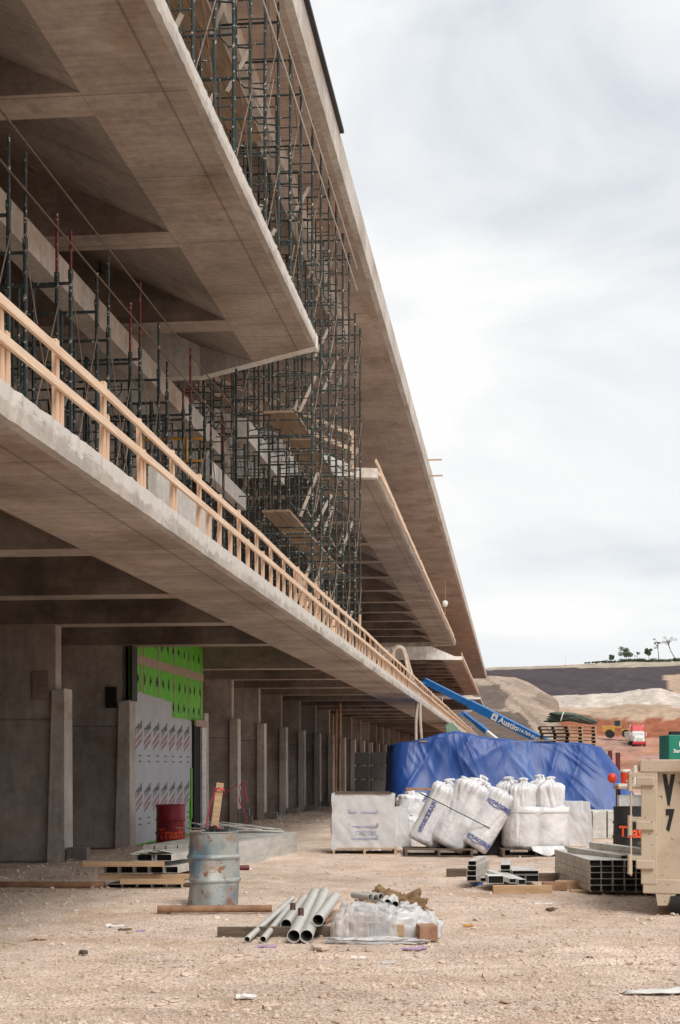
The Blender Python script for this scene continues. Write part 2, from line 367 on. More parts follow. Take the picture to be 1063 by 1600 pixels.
vs, fs, cols = [], [], []
pxs = [-2600, -1800, -1200, -900, -600, -400, -250] + [-150 + 7 * i for i in range(186)] + [1160, 1200, 1260, 1350, 1500, 1800, 2400, 3200]
angs = [math.atan((p - CX) / F) for p in pxs]
rest = [angs[-1] + (2 * pi + angs[0] - angs[-1]) * i / 40 for i in range(1, 40)]
allp = [(a, p) for a, p in zip(angs, pxs)] + [(a, None) for a in rest]
Ds = [.5, 2, 4, 6, 8]; d = 9.0
while d < 100: d *= 1.0085 if d < 45 else 1.02; Ds.append(d)
d = 103
while d < 640: Ds.append(d); d += 4
Ds += [700, 900, 1400, 2500, 4500]
for Di, D in enumerate(Ds):
    for a, p in allp:
        dd = D / max(.25, cos(a)) if p is not None else D
        r = dd if p is not None else D
        x = r * sin(a) * cos(TH) - r * cos(a) * sin(TH); y = r * sin(a) * sin(TH) + r * cos(a) * cos(TH)
        z = gz(x, y) * (1 if D < 80 else max(0, (100 - D) / 20)); c = DIRT
        if D > 100 and p is not None and p > 560:
            fz, c = far(max(p, 700), D); t = min(1, (p - 560) / 140); z = fz * t
        elif D > 70: 
            t = min(1, (D - 70) / 60); c = tuple(DIRT[i] * (1 - t) + CLAY[i] * t for i in range(4))
        vs.append((x, y, z)); cols.append(c)
n = len(allp)
for i in range(len(Ds) - 1):
    for k in range(n):
        k2 = (k + 1) % n; fs.append((i * n + k, i * n + k2, (i + 1) * n + k2, (i + 1) * n + k))
me = bpy.data.meshes.new('ground'); me.from_pydata(vs, [], fs); me.update()
for p in me.polygons: p.use_smooth = True
def soil_mat(name, fine=True):
    m = bpy.data.materials.new(name); m.use_nodes = True; t = m.node_tree; b = t.nodes['Principled BSDF']; l = t.links.new
    b.inputs['Roughness'].default_value = .95; b.inputs['Specular IOR Level'].default_value = .1
    at = t.nodes.new('ShaderNodeAttribute'); at.attribute_name = 'soil'
    geo = t.nodes.new('ShaderNodeNewGeometry')
    def noi(s, det=8, st=(1, 1, 1), ro=.65):
        mpn = t.nodes.new('ShaderNodeMapping'); mpn.inputs['Scale'].default_value = st; l(geo.outputs['Position'], mpn.inputs[0])
        n_ = t.nodes.new('ShaderNodeTexNoise'); n_.inputs['Scale'].default_value = s; n_.inputs['Detail'].default_value = det; n_.inputs['Roughness'].default_value = ro; l(mpn.outputs[0], n_.inputs['Vector']); return n_.outputs[0]
    def rng(s, a, b_, c, d_):
        r = t.nodes.new('ShaderNodeMapRange'); r.inputs[1].default_value = a; r.inputs[2].default_value = b_; r.inputs[3].default_value = c; r.inputs[4].default_value = d_; l(s, r.inputs[0]); return r.outputs[0]
    def mul(a, b_):
        q = t.nodes.new('ShaderNodeMath'); q.operation = 'MULTIPLY'; l(a, q.inputs[0]); l(b_, q.inputs[1]); return q.outputs[0]
    f = mul(rng(noi(.35, 8, (1, .6, 1)), .34, .66, .80, 1.14), rng(noi(16, 6), .3, .7, .80, 1.18))
    f = mul(f, rng(noi(2.6, 8), .36, .66, .86, 1.1))
    vo = t.nodes.new('ShaderNodeTexVoronoi'); vo.inputs['Scale'].default_value = 28; l(geo.outputs['Position'], vo.inputs['Vector'])
    f = mul(f, rng(vo.outputs['Distance'], .05, .65, 1.12, .84))
    tint = t.nodes.new('ShaderNodeMixRGB'); tint.blend_type = 'MULTIPLY'; tint.inputs[2].default_value = (.86, .78, .70, 1)
    l(rng(noi(.8, 7), .48, .66, 0, 1), tint.inputs[0]); l(at.outputs['Color'], tint.inputs[1])
    cb = t.nodes.new('ShaderNodeCombineXYZ'); [l(f, cb.inputs[i]) for i in range(3)]
    x = t.nodes.new('ShaderNodeMixRGB'); x.blend_type = 'MULTIPLY'; x.inputs[0].default_value = 1; l(tint.outputs[0], x.inputs[1]); l(cb.outputs[0], x.inputs[2])
    l(x.outputs[0], b.inputs['Base Color'])
    bp = t.nodes.new('ShaderNodeBump'); bp.inputs['Strength'].default_value = .9; bp.inputs['Distance'].default_value = .03
    q = t.nodes.new('ShaderNodeMath'); q.operation = 'ADD'; l(noi(20, 9), q.inputs[0]); l(rng(vo.outputs['Distance'], 0, .6, .5, 0), q.inputs[1])
    l(q.outputs[0], bp.inputs['Height']); l(bp.outputs[0], b.inputs['Normal'])
    return m
M['soil'] = soil_mat('soil'); me.materials.append(M['soil'])
ca = me.color_attributes.new('soil', 'FLOAT_COLOR', 'POINT')
ca.data.foreach_set('color', [c for q in cols for c in q])
ground = link(bpy.data.objects.new('ground', me)); tag(ground, kind='structure')

# nearer haul-road hillside on the left of the valley
vs, fs, cols = [], [], []
PS = list(range(560, 897, 4)); NR = 60
for j in range(NR + 6):
    t = j / (NR - 1)
    for p in PS:
        D = 150 + 230 * min(t, 1.3)
        yt = lerp(p, [560, 740, 805, 825, 845, 870, 880, 887, 893, 897], [1050, 1055, 1058, 1066, 1078, 1092, 1112, 1150, 1215, 1245])
        s = min(t, 1) ** .8; y = 1226 * (1 - s) + yt * s
        if t > 1: y = yt + (t - 1) * 60
        y += 1.0 * nz(p * .05, D * .02, 1) * min(1, t * 3)
        c = srgb(176, 158, 142); q = nz(p * .03, y * .06, 2)
        if y < 1108 + 5 * q and p < 797 - abs(y - 1086) * .5 + 14 * q and y > 1071 + 4 * q: c = srgb(116, 102, 94)
        elif y > 1112 + 9 * q and p < 800 + (y - 1100) * .9 + 10 * q: c = srgb(110, 96, 88)
        elif nz(p * .07 - y * .11, (p + y) * .012, 4) > .16: c = srgb(150, 132, 118)
        if p > 868: c = srgb(158, 134, 118)
        q2 = 1 + .25 * nz(p * .05 - y * .1, y * .05, 21) + .2 * nz(p * .2, y * .3, 22); c = (c[0] * q2, c[1] * q2, c[2] * q2, 1)
        v = W(p, D, EYE + (HY - y) / F * D); vs.append(tuple(v)); cols.append(c)
n = len(PS)
for j in range(NR + 5):
    for k in range(n - 1): fs.append((j * n + k, j * n + k + 1, (j + 1) * n + k + 1, (j + 1) * n + k))
me = bpy.data.meshes.new('hillside'); me.from_pydata(vs, [], fs); me.update(); me.materials.append(M['soil'])
for p in me.polygons: p.use_smooth = True
ca = me.color_attributes.new('soil', 'FLOAT_COLOR', 'POINT'); ca.data.foreach_set('color', [c for q in cols for c in q])
tag(link(bpy.data.objects.new('hillside', me)), kind='structure')

# loose stones
ico_v = []; phi = (1 + 5 ** .5) / 2
for a, b in ((1, phi), (-1, phi), (1, -phi), (-1, -phi)): ico_v += [(0, a, b), (a, b, 0), (b, 0, a)]
ico_v = [Vector(v).normalized() for v in ico_v]
ico_f = []
for i in range(12):
    for j in range(i + 1, 12):
        for k in range(j + 1, 12):
            if all((ico_v[a] - ico_v[b]).length < 1.1 for a, b in ((i, j), (j, k), (i, k))): 
                nn = (ico_v[j] - ico_v[i]).cross(ico_v[k] - ico_v[i])
                ico_f.append((i, j, k) if nn.dot(ico_v[i]) > 0 else (i, k, j))
def stones(count, gen):
    b = MB()
    for _ in range(count):
        x, y, s = gen(); z = gz(x, y)
        e = (rnd(.7, 1.3), rnd(.7, 1.3), rnd(.4, .85)); a = rnd(0, 6.28); ca_, sa = cos(a), sin(a); q = rnd(0, 50)
        vv = []
        for v in ico_v:
            r = s * (.72 + .5 * noise.noise(v * 1.3 + Vector((q, q, q)))); X, Y, Z = v.x * r * e[0], v.y * r * e[1], v.z * r * e[2]
            vv.append((x + X * ca_ - Y * sa, y + X * sa + Y * ca_, z + Z + s * .15))
        b.add(vv, ico_f)
    return b
def g1():
    py = 1205 + 400 * random.random() ** .55 + 10; p = G(rnd(-20, 1085), max(py, 1262)); s = rnd(.007, .02) * (1 if random.random() > .06 else rnd(1.5, 2.6)); return p.x, p.y, s
def g2(): y = rnd(15, 60); return rnd(-7.9, -6.0) + rnd(0, .8), y, rnd(.012, .05)
o = stones(15000, g1).build('gravel', M['rock']); tag(o, 'pale limestone gravel scattered over the dusty yard', 'gravel', kind='stuff')
def g3():
    p = G(rnd(-20, 1085), rnd(1275, 1600)); return p.x, p.y, rnd(.02, .05)
o = stones(520, g3).build('scattered_rocks', M['rock']); tag(o, 'fist sized pale rocks strewn across the open yard', 'rocks', kind='stuff')
o = stones(2600, g2).build('rubble', M['rock']); tag(o, 'coarser broken stone rubble heaped along the foot of the wall piers', 'rubble', kind='stuff')

# ================================================================ the building
ZS1, ZS2, XE, XC = 4.06, 9.15, -3.5, -4.78
frames = [-60.1, -55.5, -51, -46.5, -42, -37.4, -32.8, -28.3, -23.8, -19.3, -14.9, -10.4, -5.9, -1.4, 3.1, 7.7, 12.2, 16.7, 21.2, 25.5, 30.0] + [37.55 + 4.6 * i for i in range(37)]
YB0, YB1 = -64, 212
bld = thing('grandstand_building', 'long unfinished concrete building with stacked cantilevered decks and a row of open bays', 'building', (0, 0, 0))
def tops(x): return .23 + (0 if x > -4.0 else .42 * min(-4.0 - x, 5.5))
def deckpoly(zs): return [(XE, zs), (XC, zs), (-9.5, zs + 2.30), (-14, zs + 2.30), (-14, zs + 2.54), (-9.5, zs + 2.54), (-4.0, zs + .23), (XE, zs + .23)]
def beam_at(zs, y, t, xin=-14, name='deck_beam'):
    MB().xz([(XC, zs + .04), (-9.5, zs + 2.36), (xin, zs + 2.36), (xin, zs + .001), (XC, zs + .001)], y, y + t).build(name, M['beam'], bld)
    MB().box(((XC - .01 + xin) / 2, y + t / 2, zs + .001), (XC - .01 - xin, t + .006, .006)).build('lit_beam_soffit', M['soffit'], bld)  # paler strip paints the lit underside against the shade-coloured sides
def deck(zs, y0, y1, ch0, ch1, name):
    f0 = (lambda x: y0 - ch0 * min(max(XE - x, 0), 2.46)); f1 = (lambda x: y1 + ch1 * min(max(XE - x, 0), 2.46))
    bt = lambda x: zs if x >= XC else zs + 2.30 * min((XC - x) / 4.72, 1)
    tp_ = lambda x: zs + (.23 if x >= -4.0 else .23 + 2.31 * min((-4.0 - x) / 5.5, 1))
    b = MB(); X_s = [XE, -4.0, XC, -5.96, -9.5, -14]
    for x0, x1 in zip(X_s, X_s[1:]): b.xz([(x0, bt(x0)), (x1, bt(x1)), (x1, tp_(x1)), (x0, tp_(x0))], f0, f1)
    d_ = b.build(name, M['soffit'], bld)
    # fascia strip, 6 mm proud, its lower lip chipped
    b = MB(); y = y0; step = .12
    ys = []
    while y < y1: ys.append(y); y += step if 5 < y < 60 else .6
    ys.append(y1)
    for i, y in enumerate(ys):
        jt = .012 * nz(y * 6, zs) + .008 * nz(y * 21, zs, 3); jb = .008 * nz(y * 4, zs, 7)
        b.v += [(XE + .012 + .01 * nz(y * 9, 1, 3), y, zs - .004 + jb * .6), (XE + .014 + .02 * nz(y * 7, 5), y, zs + .235 + jt), (XE - .15, y, zs + .236), (XE - .08, y, zs - .004)]
        if i:
            q = 4 * i
            for k in range(4): k2 = (k + 1) % 4; b.f.append((q - 4 + k, q + k, q + k2, q - 4 + k2))
    b.f += [(0, 1, 2, 3), tuple(4 * (len(ys) - 1) + k for k in (3, 2, 1, 0))]
    # object origin at deck soffit so the crust line follows the deck
    b.v = [(x, y, z - zs) for x, y, z in b.v]
    o = b.build('edge_fascia', M['fascia'], bld); o.location = (0, 0, zs)
    return d_
deck(ZS1, YB0, YB1, 0, 0, 'lower_deck')
SEG = [(YB0, 27.5, 0, .75), (39.8, 95.2, .25, .5), (108.3, 161.6, .25, .5), (171.6, 212, .25, 0)]
for s in SEG: deck(ZS2, *s, 'middle_deck')
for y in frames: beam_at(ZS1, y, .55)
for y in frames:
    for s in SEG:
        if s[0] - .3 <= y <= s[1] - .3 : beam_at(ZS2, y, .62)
for s in SEG:
    for e_, (yy, ch, sg) in enumerate(((s[0], s[2], -1), (s[1], s[3], 1))):
        if yy < 0 or yy > 211: continue
        fa = (lambda x, yy=yy, ch=ch, sg=sg: yy + sg * ch * min(max(XE - x, 0), 2.46) + sg * .02)
        fb = (lambda x, fa=fa, sg=sg: fa(x) - sg * .3)
        b = MB(); X_s = [XE + .02, -4.0, XC, -5.96, -9.5, -14]; tq = lambda x: ZS2 + (.24 if x >= -4.0 else .24 + 2.31 * min((-4.0 - x) / 5.5, 1))
        for x0, x1 in zip(X_s, X_s[1:]): b.xz([(x0, ZS2 - .008), (x1, ZS2 - .008), (x1, tq(x1)), (x0, tq(x0))], fa if sg < 0 else fb, fb if sg < 0 else fa)
        b.build('end_beam', M['new_conc_lit'], bld)
# longitudinal beams behind the scaffold
MB().box((-6.3, 8.8, 8.42), (.35, 48.6, .40)).build('spandrel_beam', M['pier'], bld, bevel=.01)
MB().box((-5.75, 35.0, 8.84), (.3, 5.4, .45)).build('spandrel_beam', M['light_conc'], bld, bevel=.01)
MB().box((-4.62, 21.3, 5.25), (.14, 3.6, .55)).build('upstand', M['light_conc'], bld, bevel=.01)
MB().box((-5.2, 27.6, 6.75), (.16, 3.6, .3)).build('upstand', M['light_conc'], bld, bevel=.01)
MB().box((-4.62, 13.2, 13.62), (.34, 58.4, .46)).build('spandrel_beam', M['light_conc'], bld, bevel=.01)
# canopy
CZ = 13.83
MB().xz([(XE + .01, CZ), (-3.9, CZ - .02), (-14, CZ - .02), (-14, CZ + .5), (-3.55, CZ + .5), (XE + .01, CZ + .58)], YB0, 213, 1).build('roof_canopy', M['canopy'], bld)
b = MB(); ys = [YB0 + 1.2 * i for i in range(231)]
for i, y in enumerate(ys):
    j = .012 * nz(y * 2, 3)
    b.v += [(XE + .03, y, CZ - .01), (XE + .03, y, CZ + .66 + j), (XE - .12, y, CZ + .66 + j), (XE - .12, y, CZ - .01)]
    if i:
        q = 4 * i
        for k in range(4): k2 = (k + 1) % 4; b.f.append((q - 4 + k, q + k, q + k2, q - 4 + k2))
b.v = [(x, y, z - CZ - .4) for x, y, z in b.v]
o = b.build('edge_fascia', M['light_conc'], bld); o.location = (0, 0, CZ + .4)
MB().box((XE + .05, 7.5, CZ + .69), (.13, 47, .07)).build('black_flashing', M['black'], bld)
b = MB()
for k in range(14): b.box((-3.98 - .0, 12.0 + k * .62, CZ - .07), (.62, .5, .09))
b.build('soffit_form', M['plank'], bld)
# divider walls with piers
for i, y in enumerate(frames):
    tp = .08 if 22 < y < 32 else 0
    MB().box((-10.9, y + .11 + .17, 2.03 + .0), (6.26, .33, 4.07)).build('divider_wall', M['wallc'], bld)
    MB().hexa([Vector(p) for p in [(-7.81 - tp, y - .02, -.2), (-7.57, y - .02, -.2), (-7.57, y + .49, -.2), (-7.81 - tp, y + .49, -.2), (-7.81, y, 2.93), (-7.58, y, 2.97), (-7.58, y + .47, 2.97), (-7.81, y + .47, 2.93)]]).build('pier', M['pier'], bld, bevel=.012)
    # upper-level cross walls, set back
    for s in SEG:
        if s[0] <= y <= s[1]:
            MB().box((-12.0, y + .3, 7.9), (4.0, .3, 2.6)).build('upper_wall', M['wallc'], bld)
MB().box((-14.1, 74, 7.0), (.3, 278, 14)).build('rear_wall', M['wallc'], bld)
# recessed service plates on two walls
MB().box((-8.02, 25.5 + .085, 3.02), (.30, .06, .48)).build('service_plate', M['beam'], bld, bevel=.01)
MB().box((-7.98, 30.0 + .085, 3.02), (.22, .06, .42)).build('service_plate', M['dark'], bld, bevel=.01)

# blocks at the pier bases
blk = None
for i, y in enumerate([yy for yy in frames if 25 < yy < 75]):
    lab = 'grey concrete block at the foot of pier %s along the bays' % ['one', 'two', 'three', 'four', 'five', 'six', 'seven', 'eight', 'nine', 'ten', 'eleven', 'twelve'][i]
    lab = ['grey concrete block leaning at the foot of the nearest pier', 'grey concrete block hidden beside the pier next to the wrapped wall', 'grey concrete block by the pier just past the green sheathing'][i] if i < 3 else lab
    if i in (1, 2): continue
    hs = .4 if i == 3 else .2
    b = MB().box((0, 0, .1), (.36, .2, .2))
    if hs > .3: b.box((-.04, .01, .3), (.28, .2, .196))
    o = b.build('concrete_block', M['cmu'], bevel=.008); o.location = (-7.35, y + .05, .02 + gz(-7.35, y)); o.rotation_euler = (0, 0, rnd(-.08, .08))
    tag(o, lab, 'block', 'blocks at the pier feet')

# wrapped infill wall in the wide bay (plane x = -7.62, y 30.5 .. 37.5)
XW = -7.62
wallw = thing('infill_wall', 'longitudinal infill wall, green sheathing above grey printed house wrap, between two piers', 'wall', (XW, 30.5, 0))
MB().prism([(0, 0, .02), (0, 7.0, .02), (0, 7.0, 5.3), (0, 0, 5.3)], (-.12, 0, 0)).build('sheathing', M['green'], wallw)
def wv(y, z): return (0.012, y, z)
# wrap sheet: ragged stepped top edge
top = [(0.02, 3.1)] + [(0.36 * i + .1, 3.17 - .008 * i + .05 * nz(i * 1.7, 2)) for i in range(1, 9)] + [(3.42, 3.08), (3.45, 2.76)] + [(3.6 + i * .34, 2.74 + .03 * nz(i, 4)) for i in range(6)] + [(5.62, 2.7)]
poly = [(0.02, .05)] + top + [(5.62, .9), (5.30, .85), (5.30, .05)]
MB().prism([(0.004, y, z) for y, z in poly], (.008, 0, 0)).build('house_wrap', M['wrap'], wallw)
b = MB().box((.008, 3.5, 3.83), (.014, 7.0, .19))
b.build('joint_tape', M['tape'], wallw)
for yy in (.55, .78, 2.15, 3.7, 5.3, 6.7):
    MB().prism([(0.002, yy, 2.72 if yy > 3.4 else 3.1), (0.002, yy + .06, 2.72 if yy > 3.4 else 3.1), (.002, yy + .06 + .03, 5.3), (.002, yy + .03, 5.3)], (.007, 0, 0)).build('joint_tape', M['tape'], wallw)
# dark printed marks on the green board
b = MB()
for row, z0 in enumerate((4.25, 3.45, 2.98)):
    for k in range(12):
        y0 = .22 + k * .57 + .1 * (row % 2)
        if row == 2 and y0 < 3.55: continue
        for q in range(5):
            a = rnd(-.08, .08); h = rnd(.05, .13)
            b.prism([(.001, y0 + a, z0 - h), (.001, y0 + a + .045, z0), (.001, y0 + a * .4, z0 + h), (.001, y0 + a - .03, z0)], (.004, 0, 0))
b.build('printed_mark', M['ink'], wallw)
for row, z0 in enumerate((2.42, 1.12)):
    for k in range(8):
        y0 = .35 + k * .78
        if y0 > 5.2: continue
        sh = lambda x, y, z, y0=y0, z0=z0: Vector((.014 + z, y0 + x, z0 + y + x * .34))
        text('printed_word', 'TYPAR', .23, M['ink'], wallw, sh, bold=.006, sx=.85)
        text('printed_word', 'HOUSEWRAP', .12, M['pinkink'], wallw, lambda x, y, z, y0=y0, z0=z0: Vector((.014 + z, y0 + x, z0 - .2 + y + x * .34)), bold=.004, sx=.9)
        text('printed_word', 'HOUSEWRAP', .10, M['pinkink'], wallw, lambda x, y, z, y0=y0, z0=z0: Vector((.014 + z, y0 + x, z0 - .32 + y + x * .34)), bold=.003, sx=.9)
        b = MB()
        for q in range(2):
            for r_ in range(3): b.box((.013, y0 + .04 + r_ * .08, z0 - .56 - q * .12), (.003, .055, .035))
        b.build('printed_mark', M['ink'], wallw)
MB().box((.0, 6.2, 1.32), (.12, 1.1, 2.6)).build('doorway_shade', M['dark'], wallw)  # solid dark slab painting the shade of the doorway
MB().box((.09, 6.62, 1.3), (.05, .5, 2.58)).build('door_post', M['galv'], wallw)
MB().box((.09, 6.3, 2.68), (.05, 1.3, .16)).build('header', M['tape'], wallw)
MB().box((.03, 5.5, 1.0), (.02, .12, 1.2)).build('green_strip', M['green'], wallw)
b = MB().box((.05, -.22, 3.75), (.05, .42, 1.6)).build('steel_angle', M['black'], wallw)

# ================================================================ scaffolding
FR = 1.93
def tower(w_, Lg, H, red, label, group, loc, name='scaffold_tower', kick=0, seed=0):
    t = thing(name, label, 'scaffold', loc, 0, group)
    rs = random.Random(seed); nt_ = max(1, round(H / FR)); th = H / nt_
    for x in (0, -w_):
        for y in (0, Lg):
            b = MB().tube((x, y, 0), (x, y, H), .0245, 7)
            for k in range(nt_ + 1): b.tube((x, y, k * th - .05 if k else 0), (x, y, k * th + .05), .031, 7)
            b.box((x, y, .01), (.15, .15, .02)).build('leg', M['scaf'], t, smooth=False)
            if red:
                
                if x == 0 or red < .5: MB().tube((x, y, H + .05), (x, y, H + red * (1 if y == 0 else .75)), .019, 7).build('extension_post', M['red_paint' if (y == 0) == (seed % 2 == 0) else 'scaf'], t)
    for y in (0, Lg):
        b = MB()
        for k in range(nt_):
            z = k * th
            b.tube((0, y, z + th - .10), (-w_, y, z + th - .10), .019, 6)
            if rs.random() < .4: b.tube((0, y, z + .22), (-w_, y, z + .22), .013, 6)
            for sx in (0, 1):
                x0, x1 = (0, -.44) if not sx else (-w_, -w_ + .44)
                b.tube((x1, y, z + .62), (x1, y, z + th - .1), .017, 6)
                for q in (.62, 1.0, 1.38): b.tube((x0, y, z + q), (x1, y, z + q), .012, 5)
                b.path([(x1, y, z + .62), (x1 + (-.01 if sx else .01), y, z + .5), (x1 + (-.12 if sx else .12), y, z + .36), (x0, y, z + .32)], .014, 5)
        b.build('end_frame', M['scaf'], t)
    for x in (0, -w_):
        b = MB()
        for k in range(nt_):
            z = k * th; e_ = .028
            b.tube((x + e_, 0, z + .3), (x + e_, Lg, z + th - .25), .008, 5); b.tube((x + e_, Lg, z + .3), (x + e_, 0, z + th - .25), .008, 5)
        b.build('cross_brace', M['oldbrace'], t)
    for k in range(nt_):
        z = k * th + rs.uniform(.3, .7)
        if rs.random() < .97:
            y = rs.choice((.06, Lg - .06, Lg * .5)); x = -rs.uniform(.02, .3) - (w_ * .45 if rs.random() < .12 else 0)
            MB().bar((x - .34, y, z), (x, y + rs.uniform(-.1, .1), z + rs.uniform(.6, .9)), .06, .02, (0, 1, 0)).build('diagonal_bar', M['brace'], t)
        if rs.random() < .4:
            y = rs.uniform(0, Lg); MB().path([(-.0, y, z + .5), (-.1, y + .1, z + .1), (-.2, y + .2, z), (-.35, y + .3, z + .3)], .008, 4).build('tie_rope', M['brace'], t)
    return t
ordw = ['nearest', 'second', 'third', 'fourth', 'fifth', 'sixth', 'seventh', 'eighth', 'ninth', 'tenth']
dz1 = lambda x: ZS1 + tops(x)
dz2 = lambda x: ZS2 + tops(x)
# on the middle deck (near part)
for i in range(6):
    y = 12.2 + i * 2.62
    tower(1.45, 1.3, 4.1 if i > 0 else 4.0, .0 if i % 2 else .28, '%s green scaffold tower standing on the near middle deck below the canopy' % ordw[i], 'scaffold towers on the middle deck', (-3.66, y, dz2(-3.66)), seed=i)
# inner row on the middle deck
for i in range(5):
    tower(1.45, 1.3, 3.2, 0, '%s scaffold tower in the inner row on the near middle deck' % ordw[i], 'scaffold towers on the middle deck', (-5.5, 13.4 + i * 2.7, dz2(-5.5)), seed=20 + i)
# tall towers in the gap, rising off the lower deck
for r_, (x, nm) in enumerate(((-3.72, 'outer'), (-5.75, 'middle'), (-7.8, 'inner'))):
    for i in range(4):
        y = (28.6 if r_ == 0 else 30.2) + i * 2.62
        H = (13.4 if i < 3 else 12.4) - dz1(x)
        if (r_ == 2 and i != 1) or (r_ == 1 and i == 3): continue
        tower(1.45, 1.3, H, .35 if (r_ == 0 and i < 2) else 0, '%s tall scaffold tower of the %s row in the gap between middle decks' % (ordw[i], nm), 'tall scaffold towers rising from the lower deck', (x, y, dz1(x)), seed=40 + r_ * 7 + i)
# on the lower deck beneath the middle deck
for i in range(10):
    y = 10.6 + i * 1.66
    tower(1.5, 1.12, 8.0 - dz1(-5.05) - (.9 if i % 2 else .7), .95 if i % 3 != 1 else .5, '%s scaffold tower with red posts, on the lower deck behind the timber rail' % ordw[i], 'scaffold towers on the lower deck', (-5.05, y, dz1(-5.05)), seed=60 + i)
for i in range(6):
    tower(1.45, 1.3, 2.7, 0, '%s scaffold tower in the rear row on the lower deck' % ordw[i], 'scaffold towers on the lower deck', (-6.8, 12.0 + i * 2.7, dz1(-6.8)), seed=80 + i)
# guard pipes carried on the red posts
g = thing('guard_pipe', 'two long galvanised guard pipes clamped along the red scaffold posts', 'pipe', (-5.02, 9, 7.6))
MB().tube((0, 0, .52), (0, 18.5, .52), .012, 6).build('upper_pipe', M['oldwood'], g); MB().tube((0, 0, .02), (0, 18.5, .02), .012, 6).build('lower_pipe', M['oldwood'], g)
# upper guard line on outer scaffold over the middle deck
g = thing('guard_pipe', 'thin guard pipes running along the top of the upper scaffold below the canopy', 'pipe', (-3.62, 12, 12.6))
MB().tube((0, 0, .75), (0, 24, .75), .014, 6).build('upper_pipe', M['galv'], g); MB().tube((0, 0, .25), (0, 24, .25), .014, 6).build('lower_pipe', M['galv'], g)
# planks
def planks(name, label, x0, x1, y0, y1, z, n_=3):
    t = thing(name, label, 'platform', (x0, y0, z)); wd = (x1 - x0) / n_; y = 0; 
    while y < y1 - y0 - .2:
        for k in range(n_):
            MB().box((wd * (k + .5), y + 1.2 + rnd(-.03, .03), rnd(0, .006)), (wd - .012, 2.42, .045)).build('plank', M['plank'], t)
        y += 2.46
    return t
planks('plank_platform', 'upper plank walkway laid through the tall scaffold in the gap', -4.85, -4.2, 29.8, 38, EYE + 6.95, 2)
planks('plank_platform', 'lower plank walkway laid through the tall scaffold in the gap', -4.75, -4.2, 29.0, 39, EYE + 4.88, 2)
planks('plank_platform', 'plank walkway on the scaffold above the near middle deck', -5.0, -4.2, 16, 26, dz2(-3.66) + 2.9, 3)
lo_ = thing('leaning_lumber', 'loose new boards leaning among the scaffold feet at the deck edge', 'lumber', (-3.85, 24, ZS1 + .23))
for k in range(9):
    yy = rnd(4, 16); MB().bar((rnd(-.3, .1), yy, 0), (rnd(-.35, .1), yy + rnd(-.25, .25), rnd(.5, 1.3)), .09, .035, (0, 1, 0)).build('board', M['woodp'], lo_)
# yellow guard frame
g = thing('yellow_guard_frame', 'yellow tubular guard frame across the scaffold behind the timber rail', 'guard frame', (-4.95, 24.3, 6.55))
b = MB()
for z in (0, .36): b.tube((-1.0, 0, z), (0, 0, z), .02, 7)
for x in (-.98, -.25): b.tube((x, 0, -.02), (x, 0, .38), .02, 7)
b.build('frame', M['yellow'], g)

# ================================================================ timber rails
rail = thing('timber_guardrail', 'long new-lumber guardrail with two rails on the lower deck edge', 'guardrail', (XE - .06, 9.2, ZS1 + .23))
y = 0.0; k = 0; ys_ = []
while k < 99:
    hgt = .66 + rnd(-.02, .05) + (.25 if random.random() < .06 and k > 10 else 0)
    o = MB().box((0, 0, hgt / 2 - .03), (.042, .080, hgt + .06)).build('post', M['woodp'], rail, bevel=.003); o.location = (0, y, 0); o.rotation_euler = (rnd(-.035, .035), rnd(-.03, .03), 0)
    st_ = 1.36 + rnd(-.15, .15) if k < 60 else 1.9
    if k < 64:
        h2 = .40 + rnd(-.03, .04); o = MB().box((.004, 0, h2 / 2 - .03), (.042, .080, h2 + .06)).build('short_post', M['woodp'], rail, bevel=.003); o.location = (0, y + (.11 if k < 6 else st_ * rnd(.4, .65)), 0); o.rotation_euler = (rnd(-.035, .035), 0, 0)
    ys_.append(y); y += st_; k += 1
nodes_h = {(q_, i): rnd(-.02, .02) for q_ in (0, 1) for i in range(0, len(ys_) + 3, 3)}
for i in range(0, len(ys_) - 3, 3):
    for z, nm in ((.58, 'top_rail'), (.32, 'mid_rail')):
        e0, e1 = nodes_h[(nm == 'mid_rail', i)], nodes_h[(nm == 'mid_rail', i + 3)]
        off = .045 + .003 * (i % 2) + .0 ; MB().bar((.046, ys_[i] + .002, z + e0), (.046, ys_[i + 3] - .002, z + e1), .032, .072).build(nm, M['wood'], rail, bevel=.003)
# edge boards along the middle deck's second section
for (s0, s1, lab) in ((40.0, 95, 'pale timber edge boards running along the second middle deck section'), (108.5, 161, 'pale timber edge boards along the third middle deck section')):
    eb = thing('timber_edge_board', lab, 'edge board', (XE + .07, s0, ZS2 + .12))
    y = 0
    while y < s1 - s0 - 1:
        MB().bar((0, y, .03 + rnd(-.03, .03)), (rnd(-.01, .02), y + 4.9, .03 + rnd(-.03, .03)), .05, .09).build('board', M['wood'], eb)
        MB().bar((-.1, y, .34 + rnd(-.03, .03)), (-.1, y + 4.9, .34 + rnd(-.03, .03)), .045, .09).build('board', M['wood'], eb)
        MB().bar((-.1, y + 1, .1), (-.1, y + 1, .42), .05, .05).build('post', M['woodp'], eb); y += 4.95
# raked handrail on near end of second section
hr = thing('raking_handrail', 'timber handrail climbing the raked near end of the second middle deck section', 'handrail', (0, 39.6, ZS2))
for dz in (.45, .85): MB().bar((-4.1, 0, .25 + dz), (-8.2, -.2, .25 + dz + 1.72), .04, .1).build('rail', M['wood'], hr)
for k in range(6):
    x = -4.1 - k * .8; MB().box((x, 0, tops(x) + .42), (.05, .05, 1.0)).build('post', M['woodp'], hr)
